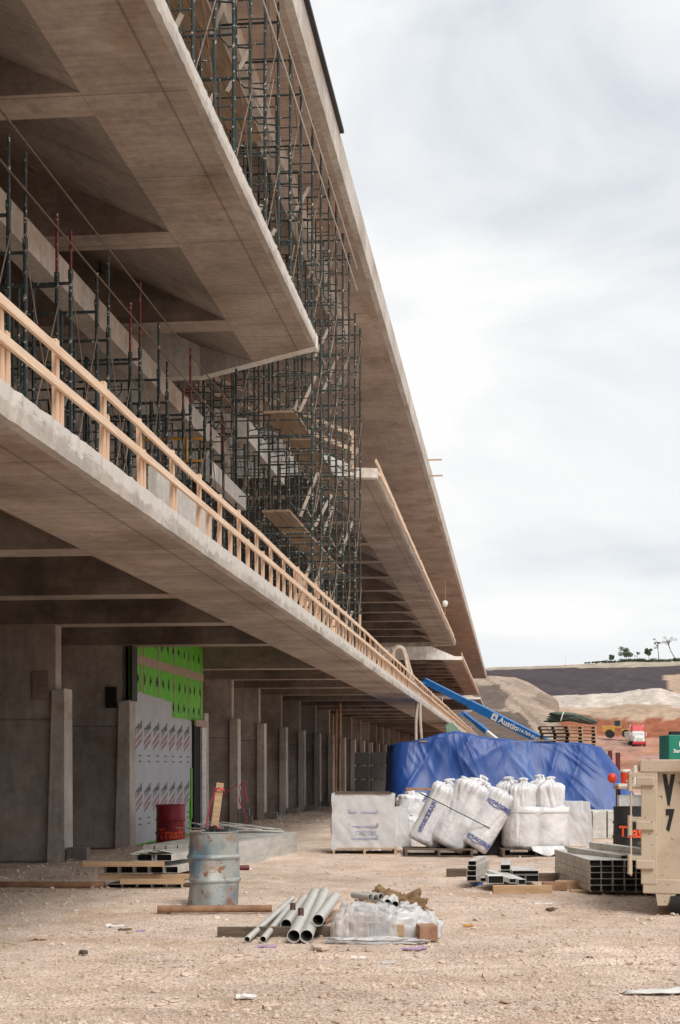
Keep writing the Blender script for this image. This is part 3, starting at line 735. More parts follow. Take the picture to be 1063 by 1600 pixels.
# two boards poking out from canopy edge, lamp & rod
for k, (dz, l_) in enumerate(((.55, 'upper board of two sticking out past the canopy edge'), (.08, 'lower board of two sticking out past the canopy edge'))):
    o = MB().bar((XE - .2, 0, 0), (XE + .63 - k * .02, 0, 0), .05, .055).build('projecting_board', M['tanwood']); o.location = (0, 63.6 + k * 1.0, CZ + dz - .05); tag(o, l_, 'board', 'boards projecting from the canopy')
o = MB().tube((0, 0, 0), (0, 0, 2.0), .03, 6).build('pole', M['rustpipe']); o.location = (XE + .05, 80, ZS2 + .2); tag(o, 'thin pole standing on the far edge of the middle deck', 'pole')
lm = MB().lathe([(0.001, -.18), (.11, -.14), (.15, 0), (.11, .12), (.001, .15)], 12).build('work_lamp', M['white'], smooth=True); lm.location = (XE + .22, 76, ZS2 + .55); tag(lm, 'round white work lamp clamped to the middle deck edge', 'lamp')
# white hoses over the deck edge
hz = thing('concrete_hose', 'pair of pale hoses looping over the lower deck edge and down to the ground', 'hose', (0, 0, 0))
for k, pts in enumerate(([(606, 1045), (614, 1020), (624, 1012), (632, 1022), (638, 1050), (648, 1082), (652, 1100), (650, 1130), (651, 1200)], [(612, 1016), (622, 1010), (632, 1016), (640, 1042), (650, 1075), (656, 1095), (657, 1130), (662, 1200)])):
    P = [WY(x, y_, 58 + .8 * k + (0 if i > 3 else .5)) for i, (x, y_) in enumerate(pts)]
    # smooth
    Q = []
    for i in range(len(P) - 1):
        p0, p1, p2, p3 = P[max(i - 1, 0)], P[i], P[i + 1], P[min(i + 2, len(P) - 1)]
        for s in range(5):
            t = s / 5; Q.append(.5 * ((2 * p1) + (p2 - p0) * t + (2 * p0 - 5 * p1 + 4 * p2 - p3) * t * t + (3 * p1 - p0 - 3 * p2 + p3) * t ** 3))
    Q.append(P[-1]); Q.append(Vector((P[-1].x, P[-1].y, 0)))
    MB().path(Q, .062, 8).build('hose', M['hosew'], hz, smooth=True)
# green netting
b = MB(); nn = 14
tl, tr, bl_, br = WY(694, 1122, 84), WY(705, 1126, 92), WY(703, 1180, 80), WY(745, 1180, 84)
for i in range(nn + 1):
    for j in range(nn + 1):
        u, v = i / nn, j / nn; p = (tl * (1 - u) + tr * u) * (1 - v) + (bl_ * (1 - u) + br * u) * v
        p = p + Vector((.25 * sin(u * 22) * v, .3 * sin(u * 17 + v * 3), 0)); b.v.append(tuple(p))
for i in range(nn):
    for j in range(nn): a = i * (nn + 1) + j; b.f.append((a, a + 1, a + nn + 2, a + nn + 1))
o = b.build('debris_net', M['net'], smooth=True); o.modifiers.new('s', 'SOLIDIFY').thickness = .02; tag(o, 'green debris netting hanging from the far lower deck edge', 'netting')

# ================================================================ yard objects
def rz(extra=0): return TH + extra
def drum(name, label, px, py, m, lid=False, r=.292, h=.88, seed=0, dent=.02, rot=0):
    t = thing(name, label, 'drum', G(px, py), rz(rot))
    def fn(p, a):
        d_ = dent * noise.noise(Vector((cos(a) * 1.6, sin(a) * 1.6, p.z * 2.4 + seed))); q = Vector((p.x, p.y, 0))
        if q.length > .01: q = q * (1 + d_ / .29)
        return Vector((q.x, q.y, p.z))
    pr = [(r * .985, 0), (r, .02)]
    for z0 in (h * .355, h * .66): pr += [(r, z0 - .03), (r + .018, z0 - .010), (r + .018, z0 + .010), (r, z0 + .03)]
    for q in range(1, 5): pr.append((r, h * .66 + .03 + q * .05))
    pr += [(r, h - .02), (r + .008, h - .012), (r + .008, h), (r - .006, h), (r - .01, h - .015), (r - .012, h - .3), (.001, h - .3)] if not lid else [(r, h - .02), (r + .008, h - .01), (r + .006, h), (r - .01, h), (r - .02, h - .02), (.001, h - .02)]
    pr.sort(key=lambda q: 0) 
    MB().lathe(pr, 48, fn).build('shell', m, t, smooth=True, auto=True)
    return t
d1 = drum('steel_drum', 'rusty pale blue steel drum full of scrap, standing on the gravel', 334, 1416, M['drumblue'], seed=3, dent=.045, rot=.5)
ddr = drum('steel_drum', 'dark red steel trash drum beside the wrapped wall', 267, 1326, M['drumred'], r=.285)
dblk = drum('steel_drum', 'black steel trash drum with orange lettering behind the tan container', 984, 1333, M['black'], r=.30)
def cyltext(par, s, size, m, r, z0, ang, sx=1.0):
    text('painted_word', s, size, m, par, lambda x, y, z: Vector(((r + z) * sin((x) / r + ang), -(r + z) * cos(x / r + ang), z0 + y)), ext=.002, bold=.009, sx=sx)
cyltext(ddr, 'Trash', .27, M['orangespray'], .305, .30, .12, .85)
cyltext(dblk, 'Trash', .30, M['orangespray'], .322, .40, .1, .85)
# scrap in the drum
b = MB()
for k in range(60):
    a = rnd(0, 6.28); rr = rnd(0, .15); c = Vector((rr * cos(a), rr * sin(a), .78 + rnd(0, .13) - rr * .1))
    d_ = Vector((rnd(-1, 1), rnd(-1, 1), rnd(-.3, .5))).normalized() * rnd(.05, .15); b.bar(c - d_ * .5, c + d_ * .6, rnd(.02, .06), .008)
b.lathe([(.2, .6), (.18, .78), (.1, .84), (.001, .85)], 16)
base = G(334, 1416)
o = b.build('scrap_heap', M['darkrub']); o.location = base; o.rotation_euler = (0, 0, rz()); tag(o, 'tangle of dark scrap and torn bags filling the pale drum', 'scrap')
stk = thing('timber_stake', 'upright timber stake standing out of the pale drum, tied with red ribbon', 'stake', base, rz())
MB().bar((-.03, .03, .62), (.075, .03, 1.44), .085, .045, (0, 1, 0)).build('stake', M['tanwood'], stk, bevel=.003)
b = MB()
for z in (.92, 1.36): 
    x = -.03 + (z - .62) / .82 * .105; b.path([(x - .055, .0, z), (x, -.03, z + .02), (x + .06, .0, z - .01), (x + .05, .07, z), (x - .05, .07, z + .01), (x - .055, 0, z)], .01, 5)
b.path([(.03, 0, 1.36), (-.04, -.03, 1.2), (-.07, -.03, 1.0), (-.1, -.02, .9)], .007, 4)
b.build('ribbon', M['flag'], stk)
rb = MB(); rb.path([(.0, 0, .9), (.25, .0, 1.15), (.3, 0, 1.0), (.28, 0, .8), (.36, .02, .6), (.42, 0, .3)], .008, 4); rb.path([(.28, 0, 1.12), (.4, 0, 1.2), (.36, 0, 1.0), (.42, 0, .8)], .012, 4)
for k in range(14): p = Vector((rnd(.2, .42), rnd(-.03, .03), rnd(.6, 1.2))); rb.bar(p, p + Vector((rnd(-.1, .1), 0, rnd(-.12, .12))), .012, .004)
o = rb.build('warning_ribbon', M['flag']); o.location = G(348, 1316); o.scale = (1.3, 1.3, 1.1); o.rotation_euler = (0, 0, rz()); tag(o, 'tangled red ribbon hanging by the piers behind the pale drum', 'ribbon')

# rust pipe near drum; long pipe left; timber under pipes
def simple_tube(name, label, cat, p0, p1, r, m, hollow=False):
    p0, p1 = Vector(p0), Vector(p1); b = MB(); d_ = p1 - p0
    if hollow: b.hollow((0, 0, 0), d_, r, r * .12)
    else: b.tube((0, 0, 0), d_, r, 14)
    o = b.build(name, m, smooth=True, auto=True); o.location = p0; tag(o, label, cat); return o
simple_tube('rusty_pipe', 'rusty brown pipe lying on the gravel in front of the pale drum', 'pipe', G(246, 1427) + Vector((0, 0, .045)), G(425, 1426) + Vector((0, 0, .045)), .042, M['rustpipe'])
simple_tube('rusty_pipe', 'long rusty pipe lying on the ground at the left', 'pipe', G(-30, 1389) + Vector((0, 0, .05)), G(164, 1389) + Vector((0, 0, .05)), .05, M['rustpipe'])
simple_tube('red_pipe', 'short reddish pipe end lying right of the pale drum', 'pipe', G(340, 1362) + Vector((0, 0, .05)), G(389, 1361) + Vector((0, 0, .05)), .042, M['maroon'])
def lumber(label, pa, pb, wd, ht, m, z0=0, name='timber'):
    pa, pb = Vector(pa), Vector(pb); pa.z = pb.z = 0; c = (pa + pb) / 2; L_ = (pb - pa).length
    o = MB().box((0, 0, ht / 2), (L_, wd, ht)).build(name, m, bevel=.004); o.location = (c.x, c.y, z0 + gz(c.x, c.y)); o.rotation_euler = (rnd(-.02, .02), 0, math.atan2(pb.y - pa.y, pb.x - pa.x)); tag(o, label, 'timber'); return o
lumber('dark square timber lying under the near ends of the grey pipes', G(340, 1460), G(520, 1459), .09, .10, M['oldwood'])

# big grey pipes resting on the timber
def pipe(label, a, za, b_, zb, r, name='grey_pipe', n=20, coupler=False, m='pvc'):
    p0 = G(a[0], a[1], 0); p0.z = za; p1 = G(b_[0], b_[1], 0); p1.z = zb
    t = thing(name, label, 'pipe', p0, 0, 'grey pipes laid across the timber'); d_ = p1 - p0
    MB().hollow((0, 0, 0), d_, r, r * .09, n).build('tube', M[m], t, smooth=True, auto=True)
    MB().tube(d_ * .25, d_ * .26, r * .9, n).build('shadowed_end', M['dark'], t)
    if coupler: MB().tube(d_ * .5 + Vector((0, 0, r * .9)), d_ * .5 + Vector((0, 0, r + .08)), .028, 10).build('outlet', M['outlet'], t, smooth=True, auto=True)
    return t
S = 100.0
def pp(label, x0, y0, x1, y1, rpx, nm='grey_pipe', cp=False, L_=None, zc=None, m='pvc'):
    # near mouth centre (x0,y0) px at base depth; far end centre px
    D0 = EYE * F / (y0 + rpx - HY) if zc is None else (EYE - zc) * F / (y0 - HY)
    z0 = EYE - (y0 - HY) * D0 / F; r = rpx * D0 / F
    L_ = L_ or 3.0; D1 = D0 + L_; P0 = WY(x0, y0, D0); P1 = WY(x1, y1, D1)
    t = thing(nm, label, 'pipe', P0, 0, 'grey pipes laid across the timber'); d_ = P1 - P0
    MB().hollow((0, 0, 0), d_, r, max(r * .08, .004), 22).build('tube', M[m], t, smooth=True, auto=True)
    MB().tube(d_ * .2, d_ * .21, r * .93, 22).build('mouth_shade', M['dark'], t)  # dark disc painting the shade inside the pipe mouth
    if cp: MB().tube(d_ * cp + Vector((0, 0, r * .9)), d_ * cp + Vector((0, 0, r + .07)), .03, 10).build('outlet', M['outlet'], t, smooth=True, auto=True)
    return t
pp('leftmost thin pale pipe of the fan of pipes', 386, 1468, 457, 1404, 5.0, 'conduit', L_=3.6)
pp('second thin pale pipe of the fan of pipes', 411, 1468, 455, 1414, 5.5, 'conduit', L_=3.3)
pp('short wide grey pipe with a rusty outlet, third from left', 447, 1445, 475, 1405, 9.0, cp=.35, L_=2.6)
pp('wide grey pipe with its mouth lowest, fourth from left', 459, 1463, 492, 1396, 10.5, cp=.3, L_=3.4)
pp('wide grey pipe, fifth from left in the fan', 479, 1463, 507, 1395, 10.5, cp=False, L_=3.4)
pp('wide grey pipe lying highest at the right of the fan', 497, 1438, 524, 1402, 9.5, L_=2.6, zc=.17)
pp('rusty capped short pipe poking from under the grey pipes', 505, 1441, 518, 1437, 4.0, 'short_pipe', L_=.3, zc=.1, m='rustpipe')

# film wrapped bundle and burlap
def lump(name, label, cat, loc, rx, ry, rzz, m, seed, amp=.25, freq=3, flat=.0, n=40, group=None, rot=0, fold=0):
    n = int(n * 1.6); b = MB(); rows = n // 2
    for i in range(rows + 1):
        ph = pi * i / rows * .5 if flat else pi * i / rows
        for k in range(n):
            a = 2 * pi * k / n; v = Vector((cos(a) * sin(ph), sin(a) * sin(ph), cos(ph)))
            q = 1 + amp * noise.noise(v * freq + Vector((seed, 0, seed))) + amp * .5 * noise.noise(v * freq * 2.7 + Vector((seed, 5, 0)))
            if fold: q += fold * (abs(noise.noise(Vector((a * 3.2, ph, seed)))) - .2)
            sg = lambda t: math.copysign(abs(t) ** .62, t)
            b.v.append((rx * sg(v.x) * q, ry * sg(v.y) * q, rzz * sg(v.z) * q))
    for i in range(rows):
        for k in range(n):
            k2 = (k + 1) % n; b.f.append((i * n + k, i * n + k2, (i + 1) * n + k2, (i + 1) * n + k))
    o = b.build(name, m, smooth=True); o.location = loc; o.rotation_euler = (0, 0, rz(rot))
    if label: tag(o, label, cat, group)
    return o
def at(px, py, D_or_base, z): p = G(px, D_or_base); p.z = z; return p
for k, (x, y_, c) in enumerate(((560, 1466, 'brick'), (592, 1467, 'oldwood'), (618, 1466, 'tanwood'), (667, 1468, 'brick'))):
    o = MB().box((0, 0, .07), (.17, .26, .14)).build('carton', M[c], bevel=.004); o.location = G(x, y_); o.rotation_euler = (0, 0, rz(rnd(-.1, .1)))
    tag(o, ['brown carton under the clear film at the left', 'grey carton under the clear film', 'tan carton under the clear film by its middle', 'bare brown carton at the right end of the film bundle'][k], 'carton')
lump('clear_wrap', 'crumpled clear plastic film draped over a bundle right of the pipes', 'plastic film', G(572, 1466), .31, .28, .33, M['clear'], 5, .16, 2.2, flat=1, fold=.22)
lump('clear_wrap', 'milky torn plastic film on the right of the wrapped bundle', 'plastic film', G(632, 1462), .22, .24, .27, M['film'], 9, .2, 2, flat=1, fold=.2)
lump('clear_wrap', 'thin skirt of plastic film spread at the foot of the wrapped bundle', 'plastic film', G(585, 1472), .42, .12, .035, M['film'], 15, .5, 3, flat=1, fold=.3)
lump('clear_wrap', 'small peak of torn plastic film at the far right of the bundle', 'plastic film', G(660, 1462), .17, .2, .22, M['film'], 19, .25, 2, flat=1, fold=.25)
lump('burlap_sack', 'brown burlap sack crumpled behind the small pipes', 'sack', G(614, 1436) + Vector((0, 0, .0)), .36, .2, .27, M['burlap'], 3, .35, 3, flat=1, fold=.4)
smallp = [(580, 1402), (588, 1403), (596, 1401), (595, 1412), (606, 1410), (606, 1416), (618, 1413), (599, 1421), (612, 1421), (625, 1421), (632, 1422)]
for k, (x, y_) in enumerate(smallp):
    D0 = 15.1; P0 = WY(x, y_, D0); d_ = Vector((rnd(-.06, .04), .5, .01)) if k > 2 else Vector((-.20, .25, .0))
    t = thing('small_pipe', ['short grey pipe end at the top left of the little pipe stack', 'short grey pipe end second along the top of the little stack', 'short grey pipe end at the top right of the little stack', 'small pipe below the top pair in the little stack', 'pale small pipe in the middle of the little stack', 'small pipe under the pale middle one in the little stack', 'rightmost raised pale pipe in the little stack', 'lowest small pipe at the left of the little stack', 'second lowest small pipe in the little stack', 'third small pipe in the bottom row of the little stack', 'small pipe at the right end of the bottom row'][k], 'pipe', P0, 0, 'small pipes in the little stack')
    MB().hollow((0, 0, 0), d_, .034, .004, 16).build('tube', M['pvc' if k in (4, 6) else 'galv'], t, smooth=True, auto=True)
    MB().tube(d_ * .15, d_ * .17, .031, 16).build('mouth_shade', M['dark'], t)  # dark disc in place of the shade inside the small pipe

# galvanised beam bundle
bb = thing('steel_beam_bundle', 'long galvanised steel track bundle lying between the pale drum and the piers', 'steel bundle', G(223, 1360), rz())
P = lambda x, y, z: Vector((x + y * .21, y, z))
nb = 7; wB = 1.28 / nb
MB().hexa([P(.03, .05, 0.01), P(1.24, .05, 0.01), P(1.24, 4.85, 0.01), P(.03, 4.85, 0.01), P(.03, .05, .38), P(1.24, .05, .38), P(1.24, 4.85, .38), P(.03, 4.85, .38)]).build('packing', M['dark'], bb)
for k in range(nb):
    a, c = k * wB + .010, (k + 1) * wB - .010; b = MB()
    zt = .40 + rnd(-.004, .004)
    b.hexa([P(a, 0, 0.01), P(c, 0, 0.01), P(c, .012, 0.01), P(a, .012, 0.01), P(a, 0, zt), P(c, 0, zt), P(c, .012, zt), P(a, .012, zt)])
    b.hexa([P(a, .012, zt - .008), P(c, .012, zt - .008), P(c, 4.9, zt - .008), P(a, 4.9, zt - .008), P(a, .012, zt), P(c, .012, zt), P(c, 4.9, zt), P(a, 4.9, zt)])
    if k == nb - 1: b.hexa([P(c - .008, .012, .01), P(c, .012, .01), P(c, 4.9, .01), P(c - .008, 4.9, .01), P(c - .008, .012, zt - .008), P(c, .012, zt - .008), P(c, 4.9, zt - .008), P(c - .008, 4.9, zt - .008)])
    b.tube(P((a + c) / 2, -.004, .36), P((a + c) / 2, .0, .36), .012, 8) 
    b.build('track', M['galv'], bb)
# strips of metal thrown on top near drum
sm = thing('sheet_metal_offcuts', 'loose bright sheet metal offcuts piled behind the pale drum', 'offcuts', G(330, 1338), rz())
for k in range(9):
    x = rnd(-.4, .7); MB().bar((x - .5, rnd(.2, 1.2), .44 + rnd(0, .18)), (x + rnd(.2, .9), rnd(.2, 1.2), .43 + rnd(0, .05)), rnd(.06, .16), .012).build('strip', M['galv'] if k % 3 else M['white'], sm)

# channel/stud stacks
def cstud(b, P0, dx, dv, wd, ht, t_=.003, tube=False):
    """channel lying with open mouth seen at its end"""
    def Q(x, z, s): return P0 + Vector((x, 0, z)) + dv * s + Vector((dx * 0, 0, 0))
    def slab(x0, x1, z0, z1): b.hexa([Q(x0, z0, 0), Q(x1, z0, 0), Q(x1, z0, 1), Q(x0, z0, 1), Q(x0, z1, 0), Q(x1, z1, 0), Q(x1, z1, 1), Q(x0, z1, 1)])
    slab(0, t_, 0, ht); slab(wd - t_, wd, 0, ht); slab(t_, wd - t_, ht - t_, ht); 
    if tube: slab(t_, wd - t_, 0, t_)
    else: slab(t_, t_ + .02, 0, t_); slab(wd - .024, wd - t_, 0, t_)
def stack(name, label, cat, px, py, spec, parts, z0=0, rot=0):
    t = thing(name, label, cat, G(px, py) + Vector((0, 0, z0)), rz(rot)); return t
# right hand stack: 5 rows x 6
st = stack('stud_stack', 'neat stack of grey metal studs beside the tan container', 'metal studs', 922, 1398, 0, 0)
for x in (-.2, .35, .8): pass
dv = Vector((-.10, 2.5, 0))
for row in range(5):
    for c in range(6):
        wd = .148; x = c * wd + rnd(-.004, .004) + (.0 if row < 4 else .0); z = .045 + row * .080
        if row == 4 and c > 3: continue
        b = MB(); s_ = rnd(-.03, .03) + .0; cstud(b, Vector((x, s_, z)), 0, dv, wd - .006, .076); b.build('stud', M['stud'], st)
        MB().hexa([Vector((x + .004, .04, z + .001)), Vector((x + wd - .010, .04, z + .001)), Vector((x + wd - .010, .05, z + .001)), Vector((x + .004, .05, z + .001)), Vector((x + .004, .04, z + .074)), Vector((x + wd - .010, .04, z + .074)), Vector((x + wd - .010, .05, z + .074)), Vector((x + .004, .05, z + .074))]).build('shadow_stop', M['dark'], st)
for k, (x0, x1, y0, y1, z) in enumerate(((-.05, .45, 1.6, .3, .45), (.1, .72, 1.5, -.15, .45), (.2, .8, 1.3, .05, .53))):
    b = MB(); cstud(b, Vector((x0, y0, z)), 0, Vector((x1 - x0, y1 - y0, -.04)), .14, .075); b.build('stud', M['stud'], st)
b = MB()
for k in range(9): p = Vector((rnd(.55, .85), rnd(-.1, .3), rnd(.5, .66))); b.bar(p, p + Vector((rnd(-.12, .12), rnd(-.1, .1), rnd(-.06, .1))), .07, .006)
b.build('crumpled_stud', M['galv'], st)
for k, (x, yy) in enumerate(((-.05, .35), (-.12, 1.6))):
    o = MB().box((.45, yy, .021), (1.3, .09, .042)).build('timber', M['tanwood'], bevel=.003); o.location = st.location; o.rotation_euler = (0, 0, rz()); tag(o, ['front tan timber bearer under the neat stud stack', 'rear tan timber bearer under the neat stud stack'][k], 'timber')
# middle messy pile
def studbit(par, x, y, z, dvx, dvy, wd, ht, tube=False, m='stud', dz=0):
    b = MB(); cstud(b, Vector((x, y, z)), 0, Vector((dvx, dvy, dz)), wd, ht, tube=tube); b.build('stud', M[m], par)
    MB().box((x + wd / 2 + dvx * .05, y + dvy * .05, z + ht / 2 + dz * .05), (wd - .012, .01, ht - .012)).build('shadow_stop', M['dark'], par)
ms = stack('stud_pile', 'jumbled low pile of pale metal studs on timber left of the neat stack', 'metal studs', 765, 1392, 0, 0)
for (x, y, z, a, c, wd, ht, tb) in ((-.27, .35, .10, .3, 1.3, .13, .07, 0), (-.27, .37, .17, .3, 1.3, .13, .07, 0), (-.26, .36, .24, .3, 1.3, .12, .07, 0), (-.25, .38, .31, .25, 1.2, .11, .06, 0),
      (-.1, .3, .1, .4, 1.2, .22, .05, 1), (.0, .32, .16, .45, 1.1, .16, .05, 1), (.2, .5, .1, .15, 1.2, .13, .07, 0), (.2, .5, .17, .15, 1.2, .13, .07, 0), (.2, .52, .24, .15, 1.2, .13, .07, 0), (.36, .5, .08, .05, 1.0, .17, .09, 1), (.54, .5, .08, .05, 1.0, .17, .09, 1), (.36, .52, .18, .05, 1.0, .35, .05, 1)):
    studbit(ms, x, y, z, a, c, wd, ht, tb)
studbit(ms, .26, -.0, .1, -.25, .5, .1, .06, True, 'galv', .08); studbit(ms, .38, -.0, .08, -.2, .55, .1, .07, True, 'galv', .06); studbit(ms, -.02, -.05, .1, .0, .5, .2, .1, True, 'white')
for k, (pa, pb, c) in enumerate((((770, 1397), (862, 1397), 'tanwood'), ((868, 1390), (908, 1390), 'tanwood'), ((698, 1370), (742, 1370), 'oldwood'), ((815, 1378), (872, 1378), 'oldwood'), ((848, 1392), (885, 1392), 'brick'))):
    lumber(['tan timber under the front of the jumbled stud pile', 'short tan timber between the two stud piles', 'grey timber end left of the jumbled stud pile', 'dark timber behind the gap between the stud piles', 'reddish timber lying between the stud piles'][k], G(*pa), G(*pb), .13, .11, M[c])
# left pile
lp = stack('channel_stack', 'low stack of grey metal channels on tan timbers at the left', 'metal channels', 165, 1390, 0, 0)
for k in range(5): studbit(lp, .0 + k * .2 - .0, .1, .01, .28, 2.0, .195, .055, True)
for k in range(5): studbit(lp, -.04 + k * .2, .1, .21, .42, 2.3, .19, .09, True)
for k, x in enumerate((.38, .64)): studbit(lp, x, .15, .37, .35, 1.5, .22, .09, True, 'galv')
for k in range(4): MB().bar((.36 + k * .1, .1, .46 + .02 * k), (.5 + k * .13, .5, .5 - .02 * k), .14, .008).build('torn_sheet', M['galv'], lp)
for k, (x0, x1, y, z, l_) in enumerate(((-.30, .78, .05, .305, 'top tan timber across the left channel stack'), (-.1, 1.3, .07, .13, 'long tan timber across the middle of the left channel stack'), (.2, 1.05, .03, .075, 'short tan timber low on the front of the left channel stack'))):
    o = MB().box(((x0 + x1) / 2, y - .05 + .12 * (k == 1), z + .035), (x1 - x0, .09, .066)).build('timber', M['tanwood'], bevel=.003); o.location = lp.location; o.rotation_euler = (0, 0, rz()); tag(o, l_, 'timber')
lumber('tan timber lying behind the left channel stack', G(240, 1372), G(300, 1371), .1, .1, M['tanwood'])
lumber('pale board half buried between the left stack and the drum', G(255, 1388), G(300, 1387), .14, .05, M['plank'])

# ---------------------------------------------------------------- bags and crates
def bag_surface(seed, wr):
    rsd = random.Random(seed * 7); lo = [(rsd.uniform(0, 6.28), rsd.uniform(.2, .9), rsd.uniform(.03, .09), rsd.uniform(-1.5, 1.5)) for _ in range(12)]
    def f(a, z):
        ca_, sa = cos(a), sin(a)
        sqr = (abs(ca_) ** 2.6 + abs(sa) ** 2.6) ** (-1 / 2.6)      # slightly boxy roll of matting
        tv = sqr * (1 + wr * 1.3 * noise.noise(Vector((ca_ * 1.2, sa * 1.2, z * 2 + seed))) + .035 * noise.noise(Vector((ca_ * 3, sa * 3, z * 7 + seed))))
        rid = 0
        for (la, lz, lw, ls) in lo:     # long creases
            dd = ((a - la - ls * (z - lz) + pi) % (2 * pi)) - pi
            rid -= math.exp(-(dd / lw) ** 2) * math.exp(-((z - lz) / .28) ** 2)
        tv += .085 * rid + .09 * abs(noise.noise(Vector(((a % (2 * pi)) * 4.5, z * 1.6, seed)))) * (1 + 3.5 * max(0, min(1, (z - .78) / .15)))
        if z > .96: tv *= 1 + 1.0 * noise.noise(Vector((ca_ * 2.2, sa * 2.2, seed + z * 14)))
        return tv
    return f
def bag_mesh(r, h, seed, knot=True, wr=.05, n=96, sq=1.0):
    b = MB(); prof = [(.80, 0), (.93, .02), (1.0, .07)] + [(1.0, .07 + .77 * i / 34) for i in range(1, 35)] + [(.99, .87), (.96, .90), (.88, .93), (.74, .955), (.52, .975), (.34, .985)]
    if knot: prof += [(.27, .993), (.22, 1.003), (.20, 1.015), (.22, 1.03), (.24, 1.045), (.18, 1.06), (.08, 1.068), (.001, 1.066)]
    else: prof += [(.2, .992), (.001, .995)]
    f_ = bag_surface(seed, wr); rsd = random.Random(seed); kx, ky = rsd.uniform(-.2, .2), rsd.uniform(-.1, .1)
    for i, (q, z) in enumerate(prof):
        for k in range(n):
            a = 2 * pi * k / n; ca_, sa = cos(a), sin(a); tv = f_(a, z); f = max(0, (z - .9) / .1)
            b.v.append((ca_ * r * q * tv + kx * r * f, sa * r * q * tv + ky * r * f, h * z + h * .045 * noise.noise(Vector((ca_ * 1.6, sa * 1.6, seed))) * (z > .5) * (z < 1)))
    for i in range(len(prof) - 1):
        for k in range(n):
            k2 = (k + 1) % n; b.f.append((i * n + k, i * n + k2, (i + 1) * n + k2, (i + 1) * n + k))
    b.f.append(tuple(reversed(range(n)))); return b
def bag(label, loc, r, h, seed, tilt=0, fwd=0, print_=None, group='white sacks of drainage mat', knot=True, wr=.05):
    t = thing('white_sack', label, 'sack', loc, 0, group); t.rotation_euler = (Matrix.Rotation(TH, 3, 'Z') @ Matrix.Rotation(tilt, 3, 'Y') @ Matrix.Rotation(fwd, 3, 'X')).to_euler()
    bag_mesh(r, h, seed, knot, wr).build('film', M['bag'], t, smooth=True)
    for (s, size, z0, ang, rot90) in (print_ or []):
        sf = bag_surface(seed, wr)
        def on(ang_, zz, lift, sf=sf):
            a_ = (ang_ - pi / 2) % (2 * pi); q = r * sf(a_, zz / h) + .010 + lift; return Vector((q * cos(a_), q * sin(a_), zz))
        if rot90: fn = lambda x, y, z, z0=z0, ang=ang, on=on: on(-y / r + ang, z0 + x, z)
        else: fn = lambda x, y, z, z0=z0, ang=ang, on=on: on(x / r + ang, z0 + y, z)
        text('printed_word', s, size, M['blueink'], t, fn, ext=.004, bold=.004)
        if not rot90:
            b = MB(); 
            b.add([fn(x * .01, -size * .72 + (.02 if j else 0) + .02 * sin(x * .18), 0.003) for j in (0, 1) for x in range(-24, 25, 4)], [(i, i + 1, 14 + i, 13 + i) for i in range(12)])
            b.build('printed_stripe', M['blueink'], t)
    return t
def pallet(name, label, loc, rot=0, L_=1.2, wd=1.0, m='oldwood', group=None):
    t = thing(name, label, 'pallet', loc, rz(rot), group)
    b = MB()
    for k in range(7): b.box((0, -wd / 2 + .05 + k * (wd - .1) / 6, .125), (L_, .1, .018))
    b.build('deck_boards', M[m], t)
    b = MB()
    for x in (-L_ / 2 + .03, 0, L_ / 2 - .03): b.box((x, 0, .067), (.045, wd, .096))
    b.build('stringers', M[m], t)
    b = MB()
    for k in range(3): b.box((0, -wd / 2 + .05 + k * (wd - .1) / 2, .0095), (L_, .1, .018))
    b.build('base_boards', M[m], t); return t
GC = dict(g='sacks')
# leaning group
pallet('pallet', 'grey pallet under the leaning white sacks', G(690, 1339) + Vector((-.1, .55, 0)), 0, 1.25, 1.0)
def gat(px, py, dy=0, z=.14): p = G(px, py); v = Vector((-sin(TH), cos(TH), 0)); return p + v * dy + Vector((0, 0, z))
bag('leftmost leaning white sack in the tilted group', gat(662, 1338, .60, .20), .29, 1.2, 1, R(27), 0, [('HYDRODRAIN', .095, .50, -.5, True)])
bag('tallest leaning white sack in the middle of the tilted group', gat(700, 1338, .50, .14), .37, 1.34, 2, R(27), R(-2), None, wr=.08)
bag('leaning white sack at the right of the tilted group with printed name', gat(741, 1338, .30, .14), .27, 1.2, 3, R(31), R(-3), [('HYDRODRAIN', .085, .90, .1, False), ('HYDRODRAIN', .085, .16, .1, False)], knot=False, wr=.03)
bag('leaning white sack behind the middle of the tilted group', gat(688, 1338, .95, .16), .33, 1.3, 4, R(25), 0, [('HYDRODRAIN', .1, .95, -.6, True)])
bag('leaning white sack rear right of the tilted group', gat(722, 1338, .95, .16), .33, 1.3, 14, R(24), 0)
o = MB()
ring = []
for k in range(25):
    a = 2 * pi * k / 24; sq_ = (abs(cos(a)) ** 3 + abs(sin(a)) ** 3) ** (-1 / 3); ring.append(Vector((.80 * cos(a) * sq_, .66 * sin(a) * sq_, 0)))
Mt = Matrix.Rotation(R(27), 4, 'Y')
o = MB().path([Mt @ q for q in ring], .009, 6, False).build('black_strap', M['black'], smooth=True); o.location = gat(720, 1338, .62, .78); o.rotation_euler = (0, 0, rz()); tag(o, 'black strap bound around the leaning white sacks', 'strap')
# upright group
pallet('pallet', 'grey pallet under the upright white sacks', gat(838, 1338, .5, 0), 0, 1.25, 1.1)
bag('front left upright white sack with knotted top and blue print', gat(819, 1338, .33, .15), .275, 1.20, 5, 0, 0, [('HYDRO', .1, .86, -.95, True)])
bag('front right upright white sack with knotted top', gat(864, 1338, .33, .15), .275, 1.22, 6, R(-2))
bag('rear left upright white sack with tied top', gat(812, 1338, .92, .15), .27, 1.22, 7, R(-3), 0, None)
bag('rear right upright white sack with tied top', gat(856, 1338, .95, .15), .27, 1.25, 8, R(2))
